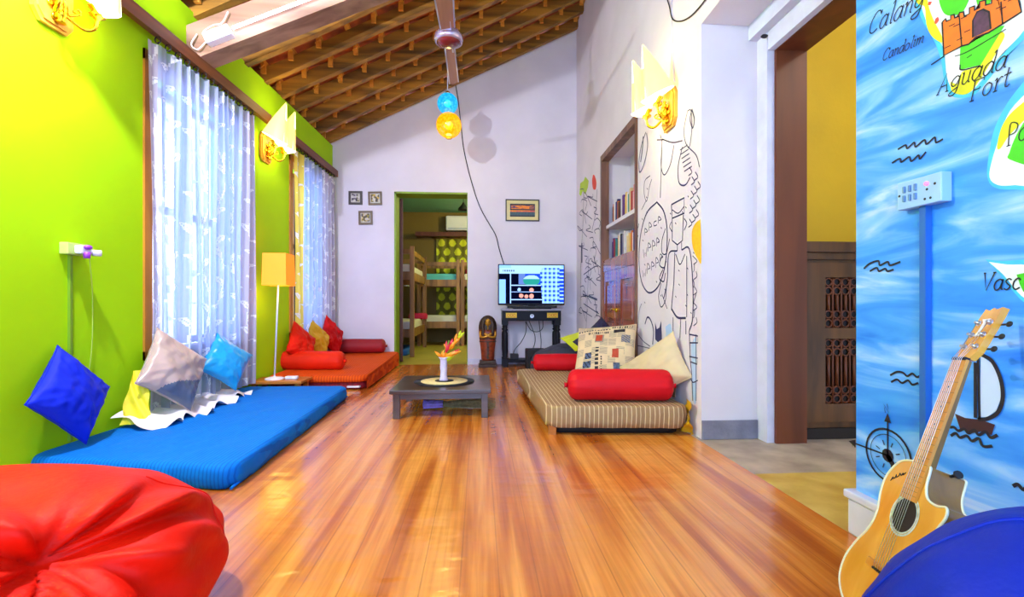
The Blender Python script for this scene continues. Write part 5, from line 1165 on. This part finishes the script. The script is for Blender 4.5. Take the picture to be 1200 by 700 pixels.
for s_ in (-1, 1):
    y = s_ * .095
    m = MB(); m.tube(cr([(.04, s_ * .01, -.03), (.06, s_ * .04, -.065), (.085, s_ * .075, -.085), (.115, y, -.07), (.128, y, -.035), (.13, y, -.01)], 8), .008, 10)
    m.tube(cr([(.06, s_ * .03, -.05), (.09, s_ * .05, -.03), (.075, s_ * .06, -.005), (.065, s_ * .045, -.02), (.08, s_ * .045, -.03)], 8), .005, 8)
    ar = m.build('arm', M['brass'], root)
    m = MB(); m.lathe([(.008, -.03), (.014, -.02), (.030, -.012), (.033, -.004), (.022, .0), (.022, .015), (.036, .03), (.034, .034), (.0, .02)], (.13, y, 0), 24, cap=False, fn=lambda t, z: 1 + (.07 * math.sin(t * 8) if z > .0 else 0)); m.build('cup', M['brass'], root)
    cx, ax, by = .125, .098, .066; A_ = Vector((cx + ax * .98, y, .365))
    def base(t, sc=1): x = cx + ax * math.cos(t) * sc; return Vector((x, y + by * math.sin(t) * sc, .055 - .05 * math.cos(t)))
    sh = MB()
    n_ = 40
    ids = [[sh.V(base(2 * PI * i / n_) + (A_ - base(2 * PI * i / n_)) * (j / 14) ** 1.0 + (Vector((0, (1 if math.sin(2 * PI * i / n_) > 0 else -1) * .012 * math.sin(PI * j / 14), 0)))) for i in range(n_)] for j in range(15)]
    for j in range(14):
        for i in range(n_): sh.F((ids[j][i], ids[j][(i + 1) % n_], ids[j + 1][(i + 1) % n_], ids[j + 1][i]), True)
    so = sh.build('lamp_shade', SHL, root)
    bt = MB(); ids = [[bt.V(base(2 * PI * i / n_, q) + Vector((0, 0, -.018 * math.sqrt(max(0, 1 - q * q))))) for i in range(n_)] for q in (1.02, .9, .7, .5, .3, .01)]
    for j in range(5):
        for i in range(n_): bt.F((ids[j][i], ids[j + 1][i], ids[j + 1][(i + 1) % n_], ids[j][(i + 1) % n_]), True)
    bt.build('lower_bowl', SHB, so)
    fl = MB(); p0 = base(.55); p1 = base(-.55); o_ = Vector((.006, 0, 0)); q0 = base(0)
    fl.poly([p0 + o_, q0 + o_ * 2, p1 + o_, A_ + o_]); fl.build('front_fold', SHB, so)
sc0 = root
LITS = []
def put_sconce(loc, rz, label, first=False):
    o = sc0 if first else copy_tree(sc0)
    o.location = loc; o.rotation_euler = (0, 0, rz); o['label'] = label
    d = Vector((math.cos(rz), math.sin(rz), 0))
    for s_ in (-1, 1):
        l = bpy.data.lights.new('sconce_light', 'POINT'); l.energy = SCE; l.color = (1, .80, .30); l.shadow_soft_size = .05
        lo = bpy.data.objects.new('sconce_light', l); C.objects.link(lo); lo.location = Vector(loc) + d * .15 + Vector((-d.y, d.x, 0)) * (.095 * s_) + Vector((0, 0, -.035))
        l = bpy.data.lights.new('sconce_up_light', 'POINT'); l.energy = SCE * .35; l.color = (1, .80, .30); l.shadow_soft_size = .04
        lo = bpy.data.objects.new('sconce_up_light', l); C.objects.link(lo); lo.location = Vector(loc) + d * .20 + Vector((-d.y, d.x, 0)) * (.095 * s_) + Vector((0, 0, .40))
SCE = 1.7
put_sconce((XL(2.27) + .0, 2.27, 2.13), 0, 'brass double wall lamp at upper left corner above the blue cushion', True)
put_sconce((XL(4.22) + .0, 4.22, 2.11), 0, 'brass double wall lamp on the green wall between the two curtained windows')
put_sconce((XR, 2.94, 2.0), PI, 'brass double wall lamp on the white mural wall, right side')

# socket with mosquito vaporiser on the green wall
yb = 2.37; xw = XL(yb); root = thing('wall_socket', 'lime-painted socket box on the green wall with purple and white plug-in vaporiser', 'socket', (xw, yb, 1.0))
m = MB(); m.bbox(xw, xw + .04, yb - .06, yb + .05, .985, 1.04, .004); m.build('box', mat('pale_green_plastic', (190, 214, 110), .4, var=.05), root)
root = thing('plug_in_vaporiser', 'purple and white plug-in vaporiser on the lime socket box', 'vaporiser', (xw + .04, yb, 1.0))
m = MB(); m.bbox(xw + .041, xw + .075, yb - .03, yb + .035, .99, 1.03, .008); m.build('body', M['plast'], root)
m = MB(); m.sph((xw + .08, yb - .0, 1.022), .02, 16, 10, (.8, 1, .6)); m.cyl((xw + .075, yb, 1.0), (xw + .075, yb, .97), .016, .013); m.build('refill', mat('purple_plastic', (150, 60, 190), .35, var=0), root)
m = MB(); m.cyl((xw + .07, yb + .035, 1.0), (xw + .095, yb + .06, 1.0), .015); m.build('knob', M['plast'], root)
m = MB(); m.box(xw - .002, xw + .012, yb - .014, yb + .0, .1, .985); tag(m.build('cable_conduit', mat('conduit_green', (120, 160, 30), .5, var=.05), org=(xw, yb, .1)), 'narrow green conduit running down the green wall from socket box', 'conduit')
m = MB(); m.tube(cr([(xw + .07, yb + .02, .985), (xw + .03, yb + .09, .8), (xw + .02, yb + .1, .55), (xw + .02, yb + .07, .35), (xw + .03, yb + .03, .2)]), .0022, 6); tag(m.build('thin_cord', mat('cord_green', (170, 200, 70), .5, var=0), org=(xw, yb, .2)), 'thin pale cord dangling below the plug-in vaporiser', 'cord')

# ------------------------------------------------------------------ bedroom beyond
w = MB(); w.box(-2.6, 1.6, 9.5, 9.6, 0, 3.2); struct(w.build('wall_bedroom_back', M['olive']))
w = MB(); w.box(-2.7, -2.6, YB + .2, 9.6, 0, 3.2); struct(w.build('wall_bedroom_left', M['olive'])); w = MB(); w.box(1.6, 1.7, YB + .2, 9.6, 0, 3.2); struct(w.build('wall_bedroom_right', M['olive']))
w = MB(); w.box(-2.7, 1.7, YB + .25, 9.6, 2.6, 2.68); struct(w.build('ceiling_bedroom', M['turq']))
d = MB(); p = [(-1.03, 6.18), (-1.02, 6.14), (-1.16, 6.95), (-1.20, 6.95)]
d.hexa([(-1.03, 6.16, .01), (-.99, 6.16, .01), (-1.13, 6.98, .01), (-1.17, 6.98, .01), (-1.03, 6.16, 2.12), (-.99, 6.16, 2.12), (-1.13, 6.98, 2.12), (-1.17, 6.98, 2.12)])
root = bpy.data.objects.new('door_2', None); C.objects.link(root); root.location = (-1.03, 6.16, 0); struct(root)
d.build('leaf', M['brown'], root); h = MB(); h.tube([(-1.0, 6.3, 1.0), (-.95, 6.3, 1.0), (-.95, 6.42, 1.0)], .008); h.build('handle', M['silver'], root)
def bunk(label, x0, x1, y0, y1, zl, zu, blk, upc, ladder=None, blanket=None):
    root = thing('bunk_bed', label, 'bed', ((x0 + x1) / 2, (y0 + y1) / 2, 0)); p = .06
    for x in (x0, x1 - p):
        for y in (y0, y1 - p): m = MB(); m.box(x, x + p, y, y + p, 0, zu + .38); m.build('post', M['bunk'], root)
    for z in (zl, zu):
        m = MB()
        for y in (y0 + .01, y1 - .05): m.box(x0 + p, x1 - p, y, y + .03, z - .1, z + .02)
        for x in (x0 + .01, x1 - .05): m.box(x, x + .03, y0 + p, y1 - p, z - .1, z + .02)
        m.box(x0 + .04, x1 - .04, y0 + .04, y1 - .04, z - .03, z - .01); m.build('bed_frame', M['bunk'], root)
    m = MB()
    for x in (x0 + .01, x1 - .05): m.box(x, x + .03, y0 + p, y1 - p, zu + .27, zu + .34)
    for y in (y0 + .01, y1 - .05): m.box(x0 + p, x1 - p, y, y + .03, zu + .27, zu + .34)
    m.build('guard_rail', M['bunk'], root)
    for z, mt in ((zl, blk), (zu, upc)):
        m = MB(); m.bbox(x0 + .06, x1 - .06, y0 + .06, y1 - .06, z - .01, z + .13, .03); m.build('mattress', mt, root)
    if ladder:
        x, y = ladder; m = MB(); m.box(x, x + .04, y, y + .04, 0, zu + .3); m.box(x, x + .04, y + .36, y + .40, 0, zu + .3)
        for z in (.3, .6, .9, 1.2): m.box(x, x + .04, y + .04, y + .36, z, z + .04)
        m.build('ladder', M['bunk'], root)
    return root
wm = mat('mattress_white', (214, 206, 190), .7, var=.05); tq = mat('turquoise_sheet', (90, 180, 180), .7, var=.05); mgt = mat('magenta_blanket', (184, 8, 60), .7, var=.15)
r1 = bunk('nearer pine bunk bed with white mattresses seen through the left of the doorway', -1.85, -.93, 6.75, 8.35, .38, 1.20, wm, wm)
r2 = bunk('farther pine bunk bed with turquoise upper mattress at the back of bedroom', -1.12, -.36, 8.55, 9.22, .42, 1.18, wm, tq)
r3 = bunk('pine bunk bed with magenta upper blanket at right edge of the bedroom doorway', -.34, .75, 8.55, 9.22, .42, 1.18, wm, wm)
m = MB(); slab(m, [(-1.2, 8.0), (-.9, 8.0), (-.9, 8.3), (-1.2, 8.3)], .5, [.6] * 4, .03, 8, 8, .01); tag(m.build('magenta_blanket', mgt, org=(-1.05, 8.15, .5)), 'magenta blanket folded on the lower mattress of the nearer bunk', 'blanket')
m = MB(); slab(m, [(-.26, 8.63), (.55, 8.63), (.55, 9.14), (-.26, 9.14)], 1.305, [1.42] * 4, .03, 10, 10, .015); tag(m.build('magenta_blanket', mgt, org=(.2, 8.9, 1.3)), 'magenta blanket spread on the upper mattress of the rightmost bunk', 'blanket')
m = MB(); slab(m, [(-1.75, 6.9), (-1.05, 6.9), (-1.05, 7.7), (-1.75, 7.7)], .0, [.1] * 4, .02, 8, 8, .01); tag(m.build('blue_suitcase', mat('blue_case', (10, 90, 180), .5, var=.1), org=(-1.4, 7.3, 0)), 'flat blue case on the floor under the nearer bunk bed', 'case')
# patterned curtain, shelf, ac, lamp
cm_ = [mat('curtain_olive', (112, 106, 10), .7, var=.1), mat('curtain_yellow', (214, 214, 30), .7, var=.08)]
def tear(u, v):
    a = u * 8; b = v * 9; r = int(b); a += .5 * (r % 2); fa, fb_ = a % 1 - .5, b % 1 - .5
    return 1 if (fa / (.33 * (1 - .5 * max(0, fb_ + .1)))) ** 2 + (fb_ / .42) ** 2 < 1 else 0
root = thing('patterned_curtain', 'olive curtain with yellow teardrop pattern in the bedroom, below the ac', 'curtain', (0, 9.4, .6))
m = MB(); m.grid(lambda u, v: (-.86 + 1.7 * u, 9.44 + .012 * math.sin(u * 70), .45 + 1.62 * v), 130, 110, tear); m.build('cloth', cm_, root)
m = MB(); m.cyl((-.95, 9.44, 2.08), (.95, 9.44, 2.08), .014); m.build('rod', M['bunk'], root)
m = MB(); m.box(-1.25, .95, 9.25, 9.5, 2.09, 2.17); tag(m.build('wall_shelf', M['brown'], org=(0, 9.4, 2.09)), 'long brown wooden shelf on bedroom wall under the ac', 'shelf')
root = thing('air_conditioner', 'pale split air conditioner high on the bedroom back wall', 'air conditioner', (0, 9.4, 2.2))
m = MB(); m.bbox(-.66, .30, 9.28, 9.5, 2.21, 2.50, .03); m.build('housing', M['plast'], root); m = MB(); m.box(-.62, .26, 9.274, 9.282, 2.235, 2.26); m.build('louvre', M['silver'], root)
pl = ony(543, 243, 8.0); root = thing('pendant_lamp', 'small dark bell-shaped pendant lamp hanging inside the bedroom', 'light', pl)
m = MB(); m.lathe([(.09, 0), (.085, .03), (.05, .07), (.025, .1), (.015, .13)], pl + Vector((0, 0, -.05)), 24, cap=False); m.build('shade', M['blk2'], root); m = MB(); m.cyl(pl + Vector((0, 0, .05)), Vector((pl.x, pl.y, 2.6)), .006, n=8); m.build('cord', M['blk2'], root)

# ------------------------------------------------------------------ guitar
hole = onx(1060, 604, .95); nut_ = onx(1129, 422, 1.092)
ay = nut_ - hole; GL_ = ay.length; ay.normalize(); nz = Vector((-.961, .276, 0)); nz = (nz - ay * nz.dot(ay)).normalized(); ax = ay.cross(nz)
sg = GL_ / .482
GM = Matrix.Translation(hole) @ Matrix((ax, ay, nz)).transposed().to_4x4() @ Matrix.Diagonal((sg, sg, sg, 1))
root = thing('acoustic_guitar', 'honey-coloured cutaway acoustic guitar leaning against the sea mural wall', 'guitar', GM @ Vector((0, -.33, 0)))
out = [(0, .155), (-.06, .155), (-.11, .137), (-.143, .085), (-.142, .03), (-.124, -.03), (-.134, -.09), (-.172, -.15), (-.197, -.215), (-.187, -.275), (-.135, -.318), (-.06, -.336), (0, -.338), (.06, -.336), (.135, -.318), (.187, -.275), (.197, -.215), (.172, -.15), (.134, -.09), (.124, -.04), (.138, .01), (.150, .045), (.140, .068), (.105, .062), (.065, .07), (.043, .10), (.036, .14), (.03, .155)]
oc_ = [Vector((p.x, p.y)) for p in cr([(a, b, 0) for a, b in out] + [(0, .155, 0)], 6)][:-1]
D = .088
def plate(mb, z, rev):
    bm = bmesh.new(); vs = [bm.verts.new((p.x, p.y, z)) for p in oc_]
    fc = bm.faces.new(vs if not rev else vs[::-1]); bmesh.ops.triangulate(bm, faces=[fc]); bm.verts.index_update(); mb.addbm(bm)
m = MB(); m.M = GM; plate(m, 0, True); m.build('soundboard', M['spruce'], root)
m = MB(); m.M = GM; n_ = len(oc_); a = [m.V((p.x, p.y, -.002)) for p in oc_]; b = [m.V((p.x, p.y, -D)) for p in oc_]
for k in range(n_): m.F((a[k], a[(k + 1) % n_], b[(k + 1) % n_], b[k]), True)
plate(m, -D, False); m.build('sides_and_back', M['gside'], root)
m = MB(); m.M = GM
for z in (0, -D): m.tube([(p.x, p.y, z) for p in oc_] + [(oc_[0].x, oc_[0].y, z)], .0035, 6)
m.build('binding', M['ivory'], root)
m = MB(); m.M = GM; m.cyl((0, 0, .0006), (0, 0, .0012), .05, n=48); m.build('sound_hole', M['teakdk'], root)
m = MB(); m.M = GM
for r0, r1 in ((.050, .0545), (.056, .062)):
    A = [m.V((r0 * math.cos(t * PI / 32), r0 * math.sin(t * PI / 32), .0014)) for t in range(64)]; B = [m.V((r1 * math.cos(t * PI / 32), r1 * math.sin(t * PI / 32), .0014)) for t in range(64)]
    for k in range(64): m.F((A[k], B[k], B[(k + 1) % 64], A[(k + 1) % 64]))
m.build('rosette', mat('rosette_pearl', (196, 210, 200), .35, var=.35, scale=90), root)
m = MB(); m.M = GM; m.hexa([(-.033, .045, .001), (.033, .045, .001), (.027, .48, .001), (-.027, .48, .001), (-.033, .045, .009), (.033, .045, .009), (.027, .48, .009), (-.027, .48, .009)]); m.build('fretboard', M['fret'], root)
m = MB(); m.M = GM; m.hexa([(-.024, .14, -.018), (.024, .14, -.018), (.018, .48, -.011), (-.018, .48, -.011), (-.032, .14, .001), (.032, .14, .001), (.026, .48, .001), (-.026, .48, .001)]); m.bbox(-.026, .026, .09, .156, -.07, 0, .006); m.build('neck', M['gside'], root)
m = MB(); m.M = GM; Lg = .65; yn = .48
for k in range(1, 20):
    y = yn - Lg * (1 - 2 ** (-k / 12))
    if y > .05: w_ = .027 + (.48 - y) / .435 * .006; m.box(-w_, w_, y - .0006, y + .0006, .009, .0098)
m.build('frets', mat('fret_wire', (120, 96, 60), .4, metal=.6, var=0), root)
m = MB(); m.M = GM
for k in (3, 5, 7, 9, 12, 15):
    y = yn - Lg * (1 - (2 ** (-k / 12) + 2 ** (-(k - 1) / 12)) / 2)
    for x in ((-.009, .009) if k == 12 else (0,)): m.cyl((x, y, .011), (x, y, .0116), .003, n=12)
m.build('inlay_dots', M['inkb'], root)
m = MB(); m.M = GM; m.box(-.027, .027, .478, .486, .0, .013); m.build('nut', M['inkb'], root)
m = MB(); m.M = GM; hp = [(-.022, .484), (-.036, .51), (-.034, .63), (-.031, .655), (-.012, .648), (.0, .656), (.012, .648), (.031, .655), (.034, .63), (.036, .51), (.022, .484)]
def hz(y): return -.004 - (y - .484) * .16
A = [m.V((x, y, hz(y) + .006)) for x, y in hp]; B = [m.V((x, y, hz(y) - .012)) for x, y in hp]
m.F(A[::-1]); m.F(B)
for k in range(len(hp)): m.F((A[k], B[k], B[(k + 1) % len(hp)], A[(k + 1) % len(hp)]))
m.build('headstock', M['spruce'], root)
m = MB(); m.M = GM; m.poly([(x, y, hz(y) + .0068) for x, y in [(-.012, .56), (.012, .56), (.006, .575), (.006, .605), (.016, .618), (-.016, .618), (-.006, .605), (-.006, .575)]], d=(0, 0, .0006)); m.build('headstock_inlay', M['plast'], root)
for s_ in (-1, 1):
    for y in (.525, .565, .605):
        m = MB(); m.M = GM; m.cyl((s_ * .022, y, hz(y) + .006), (s_ * .022, y, hz(y) + .018), .0042, n=12); m.cyl((s_ * .022, y, hz(y) + .006), (s_ * .022, y, hz(y) + .008), .009, n=16); m.build('string_post', M['silver'], root)
        m = MB(); m.M = GM; m.cyl((s_ * .03, y, hz(y) - .014), (s_ * .052, y, hz(y) - .014), .003, n=8); m.sph((s_ * .058, y, hz(y) - .014), .011, 14, 8, (.9, .8, .45)); m.build('tuning_peg', M['blk2'], root)
m = MB(); m.M = GM; m.bbox(-.075, .075, -.185, -.160, .001, .009, .003); m.box(-.038, .038, -.166, -.163, .009, .013); br = m.build('bridge', M['fret'], root)
for k in range(6):
    x = -.027 + k * .0108; m = MB(); m.M = GM; m.sph((x, -.178, .011), .0042, 10, 6); m.build('bridge_pin', M['blk2'], br)
for k in range(6):
    x = -.027 + k * .0108; xn = -.018 + k * .0072; s_ = -1 if k < 3 else 1; yy = (.525, .565, .605)[k if k < 3 else 5 - k]
    m = MB(); m.M = GM; m.tube([(x, -.176, .011), (x * .98, -.1645, .0135), (xn, .482, .0155), (s_ * .022, yy, hz(yy) + .012)], .0007, 5); m.build('string', M['silver'], root)
m = MB(); m.M = GM; m.tube(cr([(-.115, .075, .001), (-.108, .09, .001), (-.112, .083, .001), (-.10, .088, .001), (-.098, .1, .001), (-.094, .092, .001), (-.085, .1, .001), (-.084, .108, .001), (-.076, .102, .001), (-.07, .112, .001), (-.068, .106, .001), (-.06, .116, .001)]), .0012, 5); m.build('script_logo', M['inkb'], root)
m = MB(); m.M = GM; m.cyl((.03, .15, -.05), (.055, .162, -.05), .004, n=10); m.cyl((.055, .162, -.05), (.06, .164, -.05), .011, n=16); m.build('strap_button', M['blk2'], root)

# ------------------------------------------------------------------ lights
def light(kind, name, loc, e, col, size=.1, rot=None, sy=None):
    l = bpy.data.lights.new(name, kind); l.energy = e; l.color = col
    if kind == 'AREA':
        l.size = size
        if sy: l.shape = 'RECTANGLE'; l.size_y = sy
    else: l.shadow_soft_size = size
    o = bpy.data.objects.new(name, l); C.objects.link(o); o.location = loc
    if rot: o.rotation_euler = rot
    return o
light('POINT', 'left_wall_lamp', (-1.60, 1.75, 2.46), 150, (.80, .82, 1), .04)
light('POINT', 'shade_lamp_light', st + Vector((0, 0, -.08)), 1.4, (1, .6, .15), .09)
light('POINT', 'pendant_light', PB + Vector((0, 0, -.25)), 4, (1, .72, .2), .08)
light('POINT', 'bedroom_bulb', (.75, 7.5, 2.35), 60, (1, .9, .45), .12)
light('POINT', 'passage_fill', (2.5, 1.2, 2.6), 16, (1, .95, .75), .1)  # unseen light added to warm the yellow walls past the doorway
0 and light('AREA', 'beam_tube_light', (-1.02, 3.10, bz(-1.02) + .06), 22, (.82, .86, 1), 1.1, (math.radians(-70), 0, 0), .04)

sc = bpy.context.scene
wd = bpy.data.worlds.new('World'); sc.world = wd; wd.use_nodes = True; n = wd.node_tree; n.nodes.clear()
o = n.nodes.new('ShaderNodeOutputWorld'); b = n.nodes.new('ShaderNodeBackground'); n.links.new(b.outputs[0], o.inputs[0])
tc = n.nodes.new('ShaderNodeTexCoord'); nz_ = n.nodes.new('ShaderNodeTexNoise'); nz_.inputs['Scale'].default_value = 3
n.links.new(tc.outputs['Generated'], nz_.inputs['Vector']); r = n.nodes.new('ShaderNodeValToRGB'); n.links.new(nz_.outputs['Fac'], r.inputs[0])
r.color_ramp.elements[0].color = (.30, .48, 1, 1); r.color_ramp.elements[1].color = (.55, .72, 1, 1); n.links.new(r.outputs[0], b.inputs[0]); b.inputs[1].default_value = 4.2

cam = bpy.data.cameras.new('camera'); co = bpy.data.objects.new('camera', cam); C.objects.link(co); sc.camera = co
cam.sensor_width = 36; cam.lens = 36 * FPX / 1200; cam.shift_y = (VH - 350) / 1200; cam.clip_start = .02
co.location = (0, 0, CAMH); co.rotation_euler = (PI / 2, 0, -TH)
sc.view_settings.view_transform = 'Standard'; sc.view_settings.look = 'None'; sc.view_settings.gamma = 1; sc.view_settings.exposure = 0.75; sc.view_settings.use_curve_mapping = False
